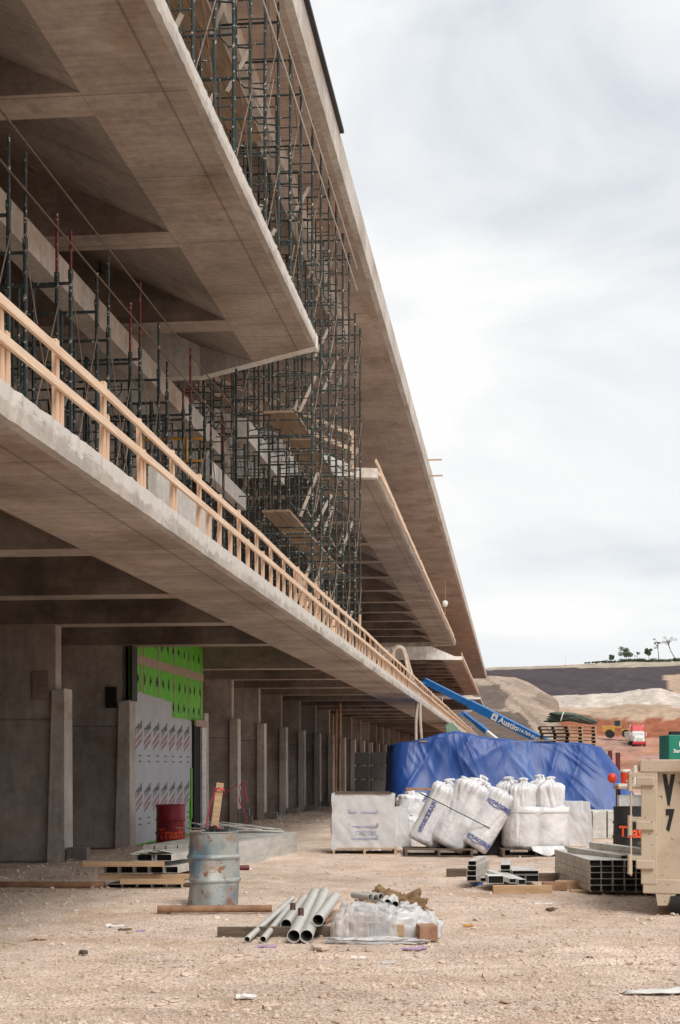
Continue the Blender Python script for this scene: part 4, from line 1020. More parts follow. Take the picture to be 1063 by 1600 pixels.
# film wrapped round the upright group, and its tail
b = MB(); n_ = 90; hts = [.12, .2, .3, .4, .5, .6, .7, .8, .9]
for i, z in enumerate(hts):
    for k in range(n_):
        a = 2 * pi * k / n_; rx, ry = .625, .60
        sq = (abs(cos(a)) ** 3.2 + abs(sin(a)) ** 3.2) ** (-1 / 3.2); dip = .05 * math.exp(-((a - 1.5 * pi) / .09) ** 2)
        q = sq * (1 - dip) * (1 + .012 * noise.noise(Vector((cos(a) * 5, sin(a) * 5, z * 6)))) * (.96 if i == 0 else 1)
        b.v.append((cos(a) * rx * q, sin(a) * ry * q, z + .03 * noise.noise(Vector((cos(a) * 3, sin(a) * 3, 3))) * (i in (0, 8)) * 2))
for i in range(len(hts) - 1):
    for k in range(n_): k2 = (k + 1) % n_; b.f.append((i * n_ + k, i * n_ + k2, (i + 1) * n_ + k2, (i + 1) * n_ + k))
o = b.build('stretch_film', M['bag'], smooth=True); o.modifiers.new('s', 'SOLIDIFY').thickness = .004; o.location = gat(842, 1338, .62, 0); o.rotation_euler = (0, 0, rz()); tag(o, 'stretch film wound around the lower part of the upright sacks', 'stretch film')
o = MB().path([Vector((cos(2 * pi * k / 48) * .64 * (abs(cos(2 * pi * k / 48)) ** 3.2 + abs(sin(2 * pi * k / 48)) ** 3.2) ** (-1 / 3.2), sin(2 * pi * k / 48) * .615 * (abs(cos(2 * pi * k / 48)) ** 3.2 + abs(sin(2 * pi * k / 48)) ** 3.2) ** (-1 / 3.2), .80)) for k in range(49)], .006, 5, False).build('grey_strap', M['stud'], smooth=True)
o.location = gat(842, 1338, .62, 0); o.rotation_euler = (0, 0, rz()); tag(o, 'thin grey strap around the upright wrapped sacks', 'strap')
b = MB()
for i in range(7):
    for j in range(7):
        u, v = i / 6, j / 6; b.v.append((-.22 + u * .6 + v * .03, -.03 - .1 * v + .03 * sin(u * 9), .16 - v * .2 * (1 - abs(u - .45) * 1.3) + .0))
for i in range(6):
    for j in range(6): a = i * 7 + j; b.f.append((a, a + 1, a + 8, a + 7))
o = b.build('film_tail', M['bag'], smooth=True); o.modifiers.new('s', 'SOLIDIFY').thickness = .004; o.location = gat(848, 1338, 0, .03); o.rotation_euler = (0, 0, rz()); tag(o, 'loose corner of film hanging to the ground at the upright sacks', 'plastic film')

# wrapped crates
def crate(label, loc, wd, dp, h, taper, seed, m='film', prints=False, lean=0, rot=0, top=True, pal=True, palm='tanwood'):
    t = thing('wrapped_crate', label, 'crate', loc, rz(rot)); b = MB(); nx, nz_ = 40, 34
    per = []
    for k in range(nx): per.append((-1 + 2 * k / nx, -1))
    for k in range(nx): per.append((1, -1 + 2 * k / nx))
    for k in range(nx): per.append((1 - 2 * k / nx, 1))
    for k in range(nx): per.append((-1, 1 - 2 * k / nx))
    for j in range(nz_ + 1):
        v = j / nz_
        for (x, y) in per:
            s = 1 - taper * v; bu = .03 * noise.noise(Vector((x * 1.6, y * 1.6 + seed, v * 2))) + .05 * abs(noise.noise(Vector((x * 2.4 + v * 3, y * 2.4 + seed - v * 1.5, v * 1.4)))) + .03 * abs(noise.noise(Vector((x * 5 - v * 4, y * 5 + seed, v * 2)))) + .02 * (v < .1) * abs(nz(x * 9, y * 9))
            b.v.append((x * wd / 2 * s * (1 + bu) + lean * v, y * dp / 2 * s * (1 + bu), .1 + v * (h - .1) + .02 * nz(x * 3 + seed, y * 3) * (j == nz_) - (.05 * abs(nz(x * 5, seed)) if j == 0 else 0)))
    n_ = len(per)
    for j in range(nz_):
        for k in range(n_): k2 = (k + 1) % n_; b.f.append((j * n_ + k, j * n_ + k2, (j + 1) * n_ + k2, (j + 1) * n_ + k))
    b.f.append(tuple(nz_ * n_ + k for k in range(n_)))
    b.build('film_cover', M[m], t, smooth=True, auto=True)
    if prints:
        MB().box((0, 0, .12 + (h - .2) / 2), (wd - .12, dp - .12, h - .22)).build('cartons', M['cartonw'], t)
        for z, s in ((.78, ''), (.52, ''), (.40, 'HYDROTEX'), (.30, '')):
            if s: text('printed_word', s, .105, M['faint'], t, lambda x, y, q, z=z: Vector((x - .0, -dp / 2 - .012 - q, z + y)), bold=.003, sx=.85)
            else: MB().box((.0, -dp / 2 - .012, z), (.50, .004, .03)).build('printed_stripe', M['faint'], t)
        for z in (.78, .52, .30):
            for x in (-.26, .26): MB().box((x, -dp / 2 - .012, z + .03), (.04, .004, .07)).build('printed_stripe', M['faint'], t)
        b = MB()
        for x0, y0, x1, y1 in ((-.5, -.5, .5, -.5), (-.5, .5, .5, .5)): b.box((0, y0 * dp * .99, h + .012), (wd * .9, .06, .03))
        b.build('lid_batten', M['oldwood'], t)
    return t
pallet('pallet', 'tan pallet under the printed film-wrapped crate', gat(570, 1336, .55, 0), 0, 1.2, 1.05, 'tanwood')
crate('large film-wrapped crate with faint blue print, left of the sacks', gat(568, 1336, .60, .0), 1.16, 1.1, 1.13, .01, 1, prints=True)
crate('pale film skirt crate leaning beside the printed crate', gat(627, 1336, .95, 0), .42, .8, .86, .28, 4, m='film')
crate('film-wrapped block standing right of the upright sacks', gat(908, 1330, .5, 0), .52, .9, .95, .1, 6, m='film', lean=-.06)
lumber('tan timber end poking out under the wrapped block', gat(885, 1332), gat(916, 1332), .1, .12, M['tanwood'])
bag('small white sack slumped between crate and leaning sacks', gat(640, 1322, .6, .55), .24, .50, 11, R(8))
bag('white sack behind the crate with a tied top', gat(655, 1322, 1.5, .35), .33, .72, 12, R(-10), 0, [('HYDRODRAIN', .09, .55, .35, False)])
bag('white sack low between crate and leaning group', gat(640, 1325, .8, .0), .25, .62, 13, R(14))
bag('white sack peeking out behind the leaning and upright groups', gat(782, 1322, 1.3, .2), .3, .95, 16, R(-8))
bag('small white sack in the gap before the upright group', gat(782, 1330, .9, .35), .22, .6, 17, R(25))
lump('black_sheeting', 'black plastic sheeting bunched between the two sack groups', 'plastic sheeting', gat(776, 1336, .35, 0), .28, .25, .47, M['darkrub'], 8, .25, 2.5, flat=1, fold=.3)
bx = thing('open_crate', 'dark open-topped box standing behind the wrapped crate', 'box', gat(672, 1318, 2.2, 0), rz())
b = MB()
for (x0, x1) in ((-.4, -.34), (.34, .4)): b.box(((x0 + x1) / 2, 0, .55), (.06, .6, 1.1))
b.box((0, 0, 1.12), (.86, .6, .05)); b.box((0, 0, .7), (.68, .5, .04)); b.build('frame', M['brick'], bx)

# ---------------------------------------------------------------- tarp covered stack
tp = thing('tarp_covered_stack', 'large stack of material covered by a wrinkled blue tarpaulin', 'tarpaulin', G(790, 1268), rz())
b = MB(); nu, nv = 260, 100
K = 1268 - HY; mpp = EYE / K
def X_(px): return (px - 790) * mpp
def Zt(py): return (1268 - py) * mpp
topx = [608, 622, 650, 680, 705, 730, 770, 830, 880, 930]; topy = [1166, 1161, 1157, 1151, 1147, 1151, 1157, 1160, 1163, 1169]
dep = 4.2
for i in range(nu + 1):
    u = i / nu
    for j in range(nv + 1):
        v = j / nv
        # v: 0 front ground -> .42 front top -> .58 back top -> 1 back ground
        if v < .42: s = v / .42; hfrac = s; yy = -dep / 2 - .9 * (1 - s) ** 1.1
        elif v < .58: s = (v - .42) / .16; hfrac = 1; yy = -dep / 2 + dep * s
        else: s = (1 - v) / .42; hfrac = s; yy = dep / 2 + .25 * (1 - s)
        xt = 608 + (930 - 608) * u; xb = 602 + (994 - 602) * u
        hx = hfrac ** 1.0; px = xb * (1 - hx) + xt * hx
        top_h = Zt(lerp(xt, topx, topy)); z = top_h * (1 - (1 - hfrac) ** 1.12) if hfrac < 1 else top_h + .05 * nz(u * 8, v * 20)
        # round the ends in plan
        e_ = min(u, 1 - u); rr = min(1, e_ / .10); pl = math.sqrt(max(0, 1 - (1 - rr) ** 2)); yy *= .6 + .4 * pl
        x = X_(px)
        mk = max(0, .5 + 1.3 * nz(u * 4.3, hfrac * 1.4, 31)); mk2 = max(0, .35 + 1.6 * nz(u * 7.1, hfrac * 2.2, 37))
        fo = .40 * nz(u * 4.2 + hfrac * .5, hfrac * .7, 3) + .20 * mk * (1 - abs(2 * nz(u * 6.3 - hfrac * 1.3, hfrac * .5, 7))) ** 4 + .07 * mk2 * (1 - abs(2 * nz(u * 15 + hfrac * 2.2, hfrac * 1.1, 8))) ** 4 + .03 * mk * (1 - abs(2 * nz(u * 33 - hfrac * 3, hfrac * 3.4, 9))) ** 4
        # big diagonal folds from tie points
        for (fx, fz, sl, am) in ((.16, 0, .10, .12), (.42, 0, -.14, .10), (.66, 0, -.16, .16)):
            fo += am * math.exp(-((u - fx - sl * hfrac) / .03) ** 2) * (.3 + .7 * (1 - hfrac))
        if v < .42: yy -= fo * (1 - hfrac * .5)
        else: z += fo * .15
        b.v.append((x, yy, max(z, .0) + .01 + (.06 * abs(nz(u * 20, 1)) if j in (0, nv) else 0)))
for i in range(nu):
    for j in range(nv): a = i * (nv + 1) + j; b.f.append((a, a + 1, a + nv + 2, a + nv + 1))
b.f.append(tuple(range(nv + 1))); b.f.append(tuple(nu * (nv + 1) + j for j in reversed(range(nv + 1))))
b.build('tarp', M['tarp'], tp, smooth=True)
b = MB().bar((X_(650), -dep / 2 - .0, Zt(1160)), (X_(858), -dep / 2 + .2, Zt(1158)), .14, .05); b.build('hold_down_board', M['plank'], tp)
b = MB().path([(X_(700), -dep / 2, Zt(1152)), (X_(704), -dep / 2 - .3, 1.4), (X_(706), -dep / 2 - .4, .5)], .014, 5); b.build('rope', M['black'], tp)
lumber('maroon steel beam lying beneath the right end of the blue tarp', G(905, 1274), G(962, 1274), .2, .16, M['maroon'], name='steel_beam')
# steel panels beyond
t = thing('steel_panel_stack', 'row of upright galvanised panels below the right end of the tarp', 'steel panels', G(944, 1309), rz())
for k in range(4): MB().box((-.56 + k * .34, 0, .32), (.31, 1.4, .62)).build('panel', M['galv'], t, bevel=.01)
# table with cooler
tb = thing('work_table', 'rough timber work table beside the tan container', 'table', G(985, 1290), rz())
b = MB().box((.25, 0, 1.05), (1.3, .8, .06)); b.build('table_top', M['tanwood'], tb)
for x in (-.3, .8): MB().box((x, .2, .51), (.08, .3, 1.02)).build('leg', M['oldwood'], tb)
MB().box((.25, .0, 1.125), (1.25, .6, .08)).build('white_cover', M['white'], tb)
MB().box((.25, -.1, .55), (1.2, .3, .6)).build('skirt', M['bag'], tb)
cl = thing('water_cooler', 'orange round water cooler with white lid on the work table', 'cooler', G(985, 1290) + Vector((-.13, 0, 1.165)), rz())
MB().lathe([(.001, 0), (.12, 0), (.13, .04), (.135, .32), (.001, .32)], 20).build('body', M['redorange'], cl, smooth=True, auto=True)
MB().lathe([(.14, .31), (.145, .36), (.12, .39), (.001, .39)], 20).build('lid', M['white'], cl, smooth=True, auto=True)
MB().box((.0, -.18, .07), (.03, .05, .03)).build('tap', M['white'], cl)
o = MB().lathe([(.001, -.14), (.09, -.12), (.14, 0), (.09, .12), (.001, .14)], 18).build('orange_jug', M['redorange'], smooth=True); o.location = W(958, 41, EYE - .33); tag(o, 'round orange jug beside the water cooler', 'jug'); o.location = Vector(cl.location) + Vector((-.36, .02, .15))
o = MB().lathe([(.001, 0), (.05, 0), (.05, .5), (.001, .5)], 12).build('white_tube', M['white'], smooth=True, auto=True); o.location = Vector(cl.location) + Vector((.26, .0, 0)); tag(o, 'upright white tube right of the water cooler', 'tube')
mr_ = thing('maroon_steel_frame', 'maroon steel frame of two uprights and a crossbar behind the tarp', 'steel frame', W(958, 62, 0), rz())
for x, h in ((-.12, 2.28), (.20, 2.20)): MB().box((x, 0, h / 2), (.16, .16, h)).build('upright', M['maroon'], mr_)
MB().box((-.38, 0, 1.62), (.35, .1, .44)).build('cross_plate', M['maroon'], mr_)
# ---------------------------------------------------------------- tan roll-off container
ct = thing('waste_container', 'tan steel roll-off waste container at the right edge, lettered V 7', 'container', G(1005, 1428), rz(R(-17)))
k_ = EYE / (1428 - HY)   # m per px
H0, H1 = .28, 1.70; WC = 2.4
def cb(name, c, d_, m='tan', bev=.012): return MB().box(c, d_).build(name, M[m], ct, bevel=bev)
body = MB().box((WC / 2, .1 + 2.8, (H0 + H1) / 2), (WC - .06, 5.6, H1 - H0 - .02)).build('body', M['tan'], ct, bevel=.01)
cb('top_rail', (WC / 2, .04, H1 - .06), (WC + .06, .18, .14)); cb('bottom_rail', (WC / 2, .05, H0 + .03), (WC, .16, .16))
cb('corner_post', (.07, .03, (H0 + H1) / 2 - .01), (.18, .14, H1 - H0 - .12)); cb('corner_post', (.60, .03, (H0 + H1) / 2 - .01), (.12, .12, H1 - H0 - .12)); cb('corner_post', (1.3, .03, (H0 + H1) / 2 - .01), (.12, .12, H1 - H0 - .12))
cb('recess_panel', (.33, .08, (H0 + H1) / 2), (.40, .04, H1 - H0 - .2))
cb('side_rail', (-.02, 2.9, H1 - .06), (.1, 5.5, .13))
for z in (.55, .98, 1.47):
    h_ = cb('hinge', (.03, -.055, z), (.20, .04, .10))
    MB().tube((-.14, -.03, z - .11), (-.14, -.03, z + .11), .028, 12).build('hinge_pin', M['tan'], h_, smooth=True, auto=True)
    MB().box((-.07, -.03, z + .07), (.16, .04, .05)).build('hinge_leaf', M['tan'], h_)
MB().tube((-.13, -.02, .42), (-.13, -.02, 1.58), .011, 8).build('hinge_rod', M['tan'], ct)
cb('skid', (.35, .9, .2), (.14, 1.6, .18)); 
MB().tube((.30, .05, .12), (.62, .05, .12), .115, 18).build('roller', M['darkrub'], ct, smooth=True, auto=True)
MB().hexa([Vector(p) for p in [(.16, -.02, .1), (.26, -.02, .1), (.26, .2, .1), (.16, .2, .1), (.13, -.02, .3), (.42, -.02, .3), (.42, .2, .3), (.13, .2, .3)]]).build('roller_bracket', M['tan'], ct)
text('painted_letter', 'V', .40, M['black'], ct, lambda x, y, z: Vector((.275 + x, .055 - z, 1.36 + y)), bold=.034, sx=.40)
text('painted_letter', '7', .29, M['black'], ct, lambda x, y, z: Vector((.285 + x, .055 - z, 1.03 + y)), bold=.022, sx=.52)
# ---------------------------------------------------------------- pallets stack and hoses behind the tarp
D_p = 62
names_top = lambda i, n_: ['topmost', 'second from top', 'third from top', 'fourth from top', 'fifth from top'][i] if i < 5 else None
for (pxc, m, nm, ntot, dz_, jit) in ((866, 'oldwood', 'dark weathered', 23, .142, .05), (908, 'tanwood', 'pale new', 23, .142, .02)):
    base_p = W(pxc, D_p, 0); first = None
    for i in range(ntot):
        fromtop = ntot - 1 - i
        lab = ('%s %s pallet of the stack behind the blue tarp' % (names_top(fromtop, ntot), nm)) if fromtop < 5 else ('%s pallet low in the stack hidden by the blue tarp' % nm)
        loc = base_p + Vector((rnd(-jit, jit), rnd(-jit, jit), i * dz_))
        if first is None: first = pallet('pallet', lab, loc, 0, 1.12, 1.0, m, 'pallets stacked behind the blue tarp')
        else: dup(first, loc, rz(rnd(-jit, jit)), lab)
hs = thing('hose_bundle', 'tied bundle of grey-green hoses lying on top of the dark pallets', 'hose bundle', W(893, D_p, 23 * .142), rz())
for k in range(7):
    P0 = Vector((-.9 + rnd(-.1, .1), rnd(-.3, .3), .42 - .05 * k + .1)); b = MB()
    pts = []
    for q in range(9):
        t = q / 8; pts.append(Vector((-.85 + 1.85 * t - .04 * k, -.35 + .1 * k + .1 * sin(t * 4 + k), .12 + .36 * (1 - t) ** 1.2 * (1 - k * .12) + .06 * sin(t * 3 + k) + .08 * (1 - abs(2 * t - 1)) - .04 * (k > 4) + .03)))
    MB().path(pts, [.02] + [.085 - .004 * k] * 7 + [.03], 10).build('hose', M['hose'], hs, smooth=True)
MB().path([(-.5, -.48, .2), (-.42, -.45, .45), (-.35, -.3, .56), (-.3, 0, .56)], .02, 6).build('tie', M['white'], hs)
# ---------------------------------------------------------------- boom lifts
def boomlift(label, pa, pb, D, th, text_, m2=None, split=.0):
    A = WY(pa[0], pa[1], D + 3); B_ = WY(pb[0], pb[1], D); t = thing('boom_lift', label, 'boom lift', Vector((B_.x, B_.y, 0)), rz())
    inv = Matrix.Rotation(-TH, 4, 'Z') @ Matrix.Translation(-Vector((B_.x, B_.y, 0)))
    a, c = inv @ A, inv @ B_; dd = (a - c)
    s = c + dd * split
    MB().bar(s, c + dd * .62, th, th).build('boom', M['boom'], t, bevel=.01)
    MB().bar(c + dd * .60, a, th * .78, th * .78).build('boom_extension', M['boom'], t, bevel=.01)
    if split: MB().bar(c, s, th * .7, th * .7).build('white_boom_end', M['white'], t)
    c2 = c - dd.normalized() * 1.2
    MB().bar(c2, c, th * 1.1, th * 1.1).build('boom_root', M['boom'], t)
    MB().box((c2.x + .2, c2.y, 1.25), (2.2, 1.6, .9)).build('turntable', M['boom'], t, bevel=.05)
    MB().box((c2.x + .2, c2.y, .65), (2.6, 1.7, .3)).build('chassis', M['boom'], t, bevel=.03)
    for x in (-.8, 1.2):
        for y in (-.9, .9): MB().tube((c2.x + x, c2.y + y - .15, .42), (c2.x + x, c2.y + y + .15, .42), .42, 20).build('wheel', M['darkrub'], t, smooth=True, auto=True)
    b = MB().box((a.x - .1, a.y, a.z - .1), (.3, .5, .1)); b.build('platform', M['boom'], t)
    if text_:
        ex = (c - a).normalized(); ez = Vector((0, 0, 1)); ey = ex.cross(Vector((0, 1, 0))); ey = (ez - ex * ez.dot(ex)).normalized(); en = Vector((ex.y * 0, -1, 0))
        nrm = ey.cross(ex).normalized(); nrm = -nrm if nrm.y > 0 else nrm
        for (s_, sz, fr, bo) in text_:
            o_ = c + dd * fr + nrm * (th / 2 + .02)
            text('painted_word', s_, sz, M['white'], t, lambda x, y, z, o_=o_: o_ + ex * x + ey * y + nrm * z, bold=bo)
        o_ = c + dd * .395 + nrm * (th / 2 + .012)
        MB().prism([o_ - ex * .15 - ey * .14, o_ + ex * .13 - ey * .14, o_ + ex * .13 + ey * .14, o_ - ex * .15 + ey * .14], nrm * .01).build('white_badge', M['white'], t)
        o_ += nrm * .012
        MB().prism([o_ - ex * .08 - ey * .07, o_ + ex * .07 - ey * .07, o_ - ex * .01 + ey * .09], nrm * .004).build('badge_mark', M['boom'], t)
    return t
boomlift('blue boom lift with long lettered arm raised behind the tarp', (664, 1064), (853, 1160), 64, .34, [('Austin', .36, .285, .01), ('214-769-0162', .20, .125, .006)])
boomlift('smaller blue boom lift with white arm end farther back', (724, 1114), (782, 1160), 86, .26, None, split=.35)
# ---------------------------------------------------------------- generator
gn = thing('generator', 'green generator housing behind the tan container at the right edge', 'generator', W(1033, 40, 0), rz())
ks = 40 / F
MB().box((1.2, .6, 1.96), (2.0, 1.2, 1.0)).build('housing', M['gengreen'], gn, bevel=.02)
gt = 1.63 + .5
MB().box((1.2, .6, .75), (1.96, 1.16, 1.40)).build('base_tank', M['gengreen'], gn, bevel=.02)
MB().box((.50, .6, 2.5), (.28, .3, .12)).build('exhaust', M['black'], gn)
MB().box((.85, -.004, 1.95), (.03, .01, .96)).build('door_seam', M['black'], gn)
MB().box((1.5, -.004, 2.1), (1.2, .012, .3)).build('vent', M['black'], gn)
MB().box((.5, -.004, 2.22), (.05, .01, .13)).build('emblem', M['white'], gn)
text('printed_word', 'Sunbelt', .13, M['white'], gn, lambda x, y, z: Vector((.52 + x, -.006 - z, 2.04 + y)), bold=.004)
# ---------------------------------------------------------------- truck and loader far away
tk = thing('semi_truck', 'red and white semi truck facing the yard on the far clay ground', 'truck', WY(998, 1166, 283), TH - R(4))
def tb_(name, c, d_, m, bev=.05): return MB().box(c, d_).build(name, M[m], tk, bevel=bev)
tb_('cab', (0, 1.6, 1.85), (2.3, 2.4, 1.7), 'truckwhite', .15)
MB().hexa([Vector(p) for p in [(-1.1, .9, 2.7), (1.1, .9, 2.7), (1.15, 2.9, 2.7), (-1.15, 2.9, 2.7), (-.95, 1.7, 4.0), (.95, 1.7, 4.0), (1.1, 2.9, 4.0), (-1.1, 2.9, 4.0)]]).build('roof_fairing', M['truckred'], tk, bevel=.12)
MB().hexa([Vector(p) for p in [(-1.0, -1.2, .7), (1.0, -1.2, .7), (1.15, .5, .7), (-1.15, .5, .7), (-.85, -1.05, 1.85), (.85, -1.05, 1.85), (1.1, .5, 2.15), (-1.1, .5, 2.15)]]).build('hood', M['truckwhite'], tk, bevel=.12)
MB().hexa([Vector(p) for p in [(-1.0, .26, 2.1), (1.0, .26, 2.1), (1.0, .46, 2.1), (-1.0, .46, 2.1), (-.95, .60, 2.8), (.95, .60, 2.8), (.95, .82, 2.8), (-.95, .82, 2.8)]]).build('windscreen', M['glass'], tk)
tb_('grille', (0, -1.24, 1.15), (1.1, .08, .6), 'galv', .02); tb_('bumper', (0, -1.3, .55), (2.4, .3, .5), 'truckred', .06)
for x in (-.8, .8): tb_('headlight', (x, -1.2, 1.05), (.35, .1, .25), 'white', .03)
for x in (-1.45, 1.45): tb_('mirror', (x, .4, 2.3), (.12, .15, .6), 'truckwhite', .02)
for x in (-1.0, 1.0):
    for y in (-.4, 4.4, 5.7): MB().tube((x - .2, y, .5), (x + .2, y, .5), .5, 18).build('wheel', M['darkrub'], tk, smooth=True, auto=True)
tb_('chassis', (0, 4.2, .9), (1.0, 5.4, .35), 'black', .02)
for x in (-1.15, 1.15): MB().tube((x, 2.95, 1.2), (x, 2.95, 4.0), .09, 10).build('exhaust_stack', M['galv'], tk, smooth=True)
MB().hexa([Vector(p) for p in [(-1.1, 3.6, 1.2), (1.1, 3.6, 1.2), (1.1, 12, 1.2), (-1.1, 12, 1.2), (-1.25, 3.4, 2.9), (1.25, 3.4, 2.9), (1.25, 12.2, 2.9), (-1.25, 12.2, 2.9)]]).build('trailer', M['truckwhite'], tk, bevel=.1)
ld = thing('wheel_loader', 'yellow wheel loader left of the red truck on the clay', 'loader', WY(967, 1153, 300), TH + R(75))
def lb(name, c, d_, m, bev=.08): return MB().box(c, d_).build(name, M[m], ld, bevel=bev)
lb('engine_cover', (0, 1.9, 1.75), (1.9, 2.6, 1.3), 'machine'); c_ = lb('cab', (0, .2, 2.7), (1.5, 1.4, 1.7), 'machine')
lb('cab_glass', (0, .2, 2.85), (1.54, 1.2, 1.1), 'glass', .02); lb('front_frame', (0, -1.4, 1.3), (1.1, 1.8, .8), 'machine'); lb('lift_arm', (0, -2.4, 1.6), (.9, 2.0, .3), 'machine')
MB().prism([(-1.4, -3.2, .3), (-1.4, -4.3, .3), (-1.4, -4.0, .5), (-1.4, -3.5, 1.6), (-1.4, -3.1, 1.5)], (2.8, 0, 0)).build('bucket', M['machine'], ld)
for x in (-1.1, 1.1):
    for y in (-1.5, 1.7): MB().tube((x - .28, y, .8), (x + .28, y, .8), .8, 20).build('wheel', M['darkrub'], ld, smooth=True, auto=True)
# orange marks on the hills
for (px, py, D, lab) in ((884, 1041, 590, 'orange survey barrel on the far ridge'), (865, 1107, 352, 'orange marker barrel on the edge of the haul road')):
    t = thing('marker_barrel', lab, 'barrel', WY(px, py + 2, D), rz()); s = D / F
    MB().lathe([(.001, 0), (2.0 * s, 0), (1.7 * s, 4 * s), (.001, 4 * s)], 12).build('body', M['redorange'], t, smooth=True)
    if D > 400: MB().tube((0, 0, 4 * s), (0, 0, 20 * s), .25 * s, 6).build('mast', M['galv'], t)
# ---------------------------------------------------------------- ridge vegetation
def leafcloud(b, c, r, n_, s, rs, squash=.8):
    for _ in range(n_):
        v = Vector((rs.gauss(0, 1), rs.gauss(0, 1), rs.gauss(0, 1))).normalized() * r * rs.random() ** .4; v.z *= squash
        p = c + v; a = Vector((rs.uniform(-1, 1), rs.uniform(-1, 1), rs.uniform(-1, 1))).normalized() * s; q = a.cross(Vector((rs.uniform(-1, 1), rs.uniform(-1, 1), rs.uniform(-1, 1)))).normalized() * s * .6
        b.add([p - a, p + q, p + a, p - q], [(0, 1, 2, 3)])
def tree(label, px, py, hpx, wpx, D, seed, lean=0, sparse=False):
    s = D / F; rs = random.Random(seed); H = hpx * s; Wd = wpx * s
    t = thing('tree', label, 'tree', WY(px, py, D), rz(), 'trees on the far ridge'); b = MB()
    tops_ = Vector((lean * s, 0, H * .85)); mid = Vector((lean * s * .75, 0, H * .45))
    b.path([(0, 0, -.5), mid, tops_], [.045 * H * .5, .03 * H * .5, .01 * H], 7); tips = [tops_]
    for k in range(7):
        st_ = (mid.lerp(tops_, rs.random())); e_ = st_ + Vector((rs.uniform(-.5, .5) * Wd, rs.uniform(-.4, .4) * Wd, rs.uniform(0, .3) * H)); b.path([st_, (st_ + e_) / 2 + Vector((0, 0, .05 * H)), e_], [.012 * H, .008 * H, .003 * H], 5); tips.append(e_)
    b.build('trunk', M['bark'], t, smooth=True); b = MB()
    for q in tips: leafcloud(b, q, Wd * (.16 if sparse else .3), 60 if sparse else 170, s * (.5 if sparse else .8), rs)
    if not sparse: leafcloud(b, Vector((0, 0, H * .6)), Wd * .42, 350, s * .8, rs)
    b.build('crown', M['leaf'], t); return t
tree('small dense round tree on the far ridge', 979, 1035, 22, 17, 600, 1)
tree('tiny tree right of the round tree on the ridge', 996, 1034, 16, 7, 600, 2, sparse=True)
tree('small bushy tree midway along the ridge line', 1014, 1033, 19, 9, 600, 3)
tree('tall sparse tree near the right end of the ridge', 1030, 1032, 33, 13, 600, 4, lean=-2, sparse=True)
tree('leaning sparse tree at the right edge of the ridge', 1058, 1032, 36, 22, 600, 5, lean=-14, sparse=True)
tree('small shrubby tree at the left of the ridge trees', 955, 1036, 12, 9, 600, 6)
b = MB(); rs = random.Random(5)
for k in range(110):
    px = rs.uniform(912, 1085); t = (px - 915) / 170; s = 600 / F; leafcloud(b, WY(px, 1036 - 3 * t - rs.uniform(0, 4) * min(1, t * 3 + .1), 602), s * rs.uniform(3, 6) * min(1, .35 + t * 2), 120, s * .7, rs, .5)
o = b.build('ridge_scrub', M['leaf']); tag(o, 'low dark green scrub along the far ridge crest', 'scrub', kind='stuff')
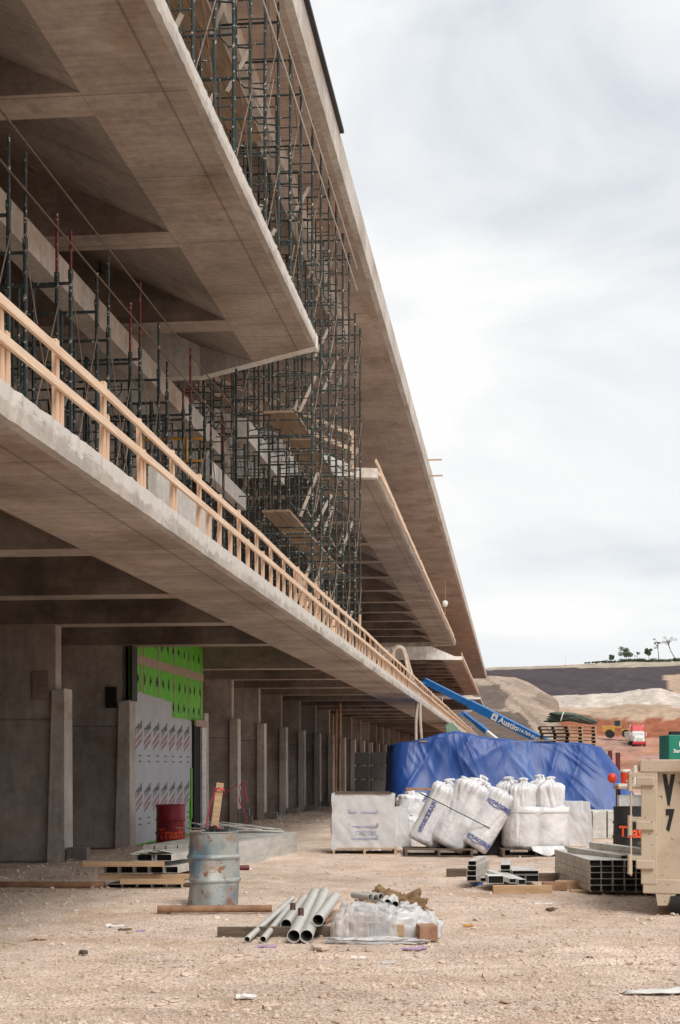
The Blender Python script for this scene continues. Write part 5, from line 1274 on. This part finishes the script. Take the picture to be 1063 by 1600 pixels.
# ---------------------------------------------------------------- masonry stack under the deck, litter
bs = thing('block_stack', 'stack of grey masonry blocks wrapped in film under the far bays', 'block stack', G(590, 1262), rz())
for k in range(3):
    for j in range(4): MB().box((-.6 + k * .62, 0, .3 + j * .55), (.58, .9, .5)).build('block_cube', M['cmu'], bs, bevel=.02)
rp = thing('hanging_pipe', 'rust coloured pipes standing upright in a far bay', 'pipes', W(519, 50, 0) , rz())
for k in range(3): MB().tube((k * .12, 0, 0), (k * .12 + .03, 0, 3.3 + .2 * k), .035, 7).build('pipe', M['rustpipe'], rp)
lit = [(180, 1444, 'white', 'white crumpled paper on the gravel left of the drum', .09), (195, 1450, 'oldwood', 'dark splinter by the white paper left of the drum', .06), (220, 1451, 'purple', 'lilac scrap of paper near the drum', .05), (416, 1478, 'purple', 'lilac crumpled paper below the thin pipes', .09), (643, 1483, 'purple', 'lilac crumpled paper below the film bundle', .08), (660, 1481, 'purple', 'smaller lilac scrap right of the lilac paper', .06),
       (607, 1507, 'galv', 'grey flat scrap of foil on the gravel', .06), (385, 1567, 'white', 'white torn sheet at the front of the yard', .07), (425, 1582, 'rock', 'flat grey stone at the front of the yard', .06), (850, 1410, 'white', 'white torn strip in front of the stud piles', .10), (862, 1422, 'oldwood', 'dark twisted scrap in front of the stud piles', .07), (300, 1447, 'rock', 'pale stone left of the grey timber', .07), (732, 1447, 'yellow', 'small yellow scrap right of the film bundle', .05), (60, 1466, 'rock', 'dull stone at the left of the yard', .08), (745, 1384, 'boom', 'blue plastic scrap at the jumbled stud pile', .09), (560, 1493, 'white', 'white chip on the gravel below the film bundle', .06), (500, 1483, 'rock', 'brown stone below the grey pipes', .08), (920, 1500, 'oldwood', 'small dark stick on the gravel at the lower right', .04), (130, 1490, 'oldwood', 'short brown stick at the lower left of the yard', .04)]
for k, (px, py, m, lab, s) in enumerate(lit):
    b = MB(); n_ = 5
    for i in range(n_ + 1):
        for j in range(n_ + 1): b.v.append(((i / n_ - .5) * 2 * s, (j / n_ - .5) * 1.2 * s, .008 + s * .42 * abs(nz(i * 1.3 + k * 3, j * 1.3, k))))
    for i in range(n_):
        for j in range(n_): a = i * (n_ + 1) + j; b.f.append((a, a + n_ + 1, a + n_ + 2, a + 1))
    nm = {'white': 'paper_scrap', 'purple': 'paper_scrap', 'oldwood': 'wood_scrap', 'rock': 'loose_stone', 'galv': 'foil_scrap', 'yellow': 'plastic_scrap', 'boom': 'plastic_scrap'}[m]
    o = b.build(nm, M[m]); o.modifiers.new('s', 'SOLIDIFY').thickness = .012 if m not in ('rock', 'oldwood') else .03; p = G(px, py); o.location = (p.x, p.y, gz(p.x, p.y)); o.rotation_euler = (0, 0, rnd(0, 3)); tag(o, lab, 'litter')
# white sheet lying lower right corner
b = MB(); n_ = 14
for i in range(n_ + 1):
    for j in range(6): u, v = i / n_, j / 5; b.v.append((u * 1.2 + .03 * sin(v * 5), (v - .5) * .35 * (.25 + u), .02 + .05 * abs(nz(u * 6, v * 4, 2)) + .05 * u))
for i in range(n_):
    for j in range(5): a = i * 6 + j; b.f.append((a, a + 6, a + 7, a + 1))
o = b.build('plastic_sheet', M['white'], smooth=True); o.modifiers.new('s', 'SOLIDIFY').thickness = .006; o.location = G(972, 1556); o.rotation_euler = (0, 0, rz()); tag(o, 'white plastic sheet flat on the ground at the lower right', 'plastic sheet')
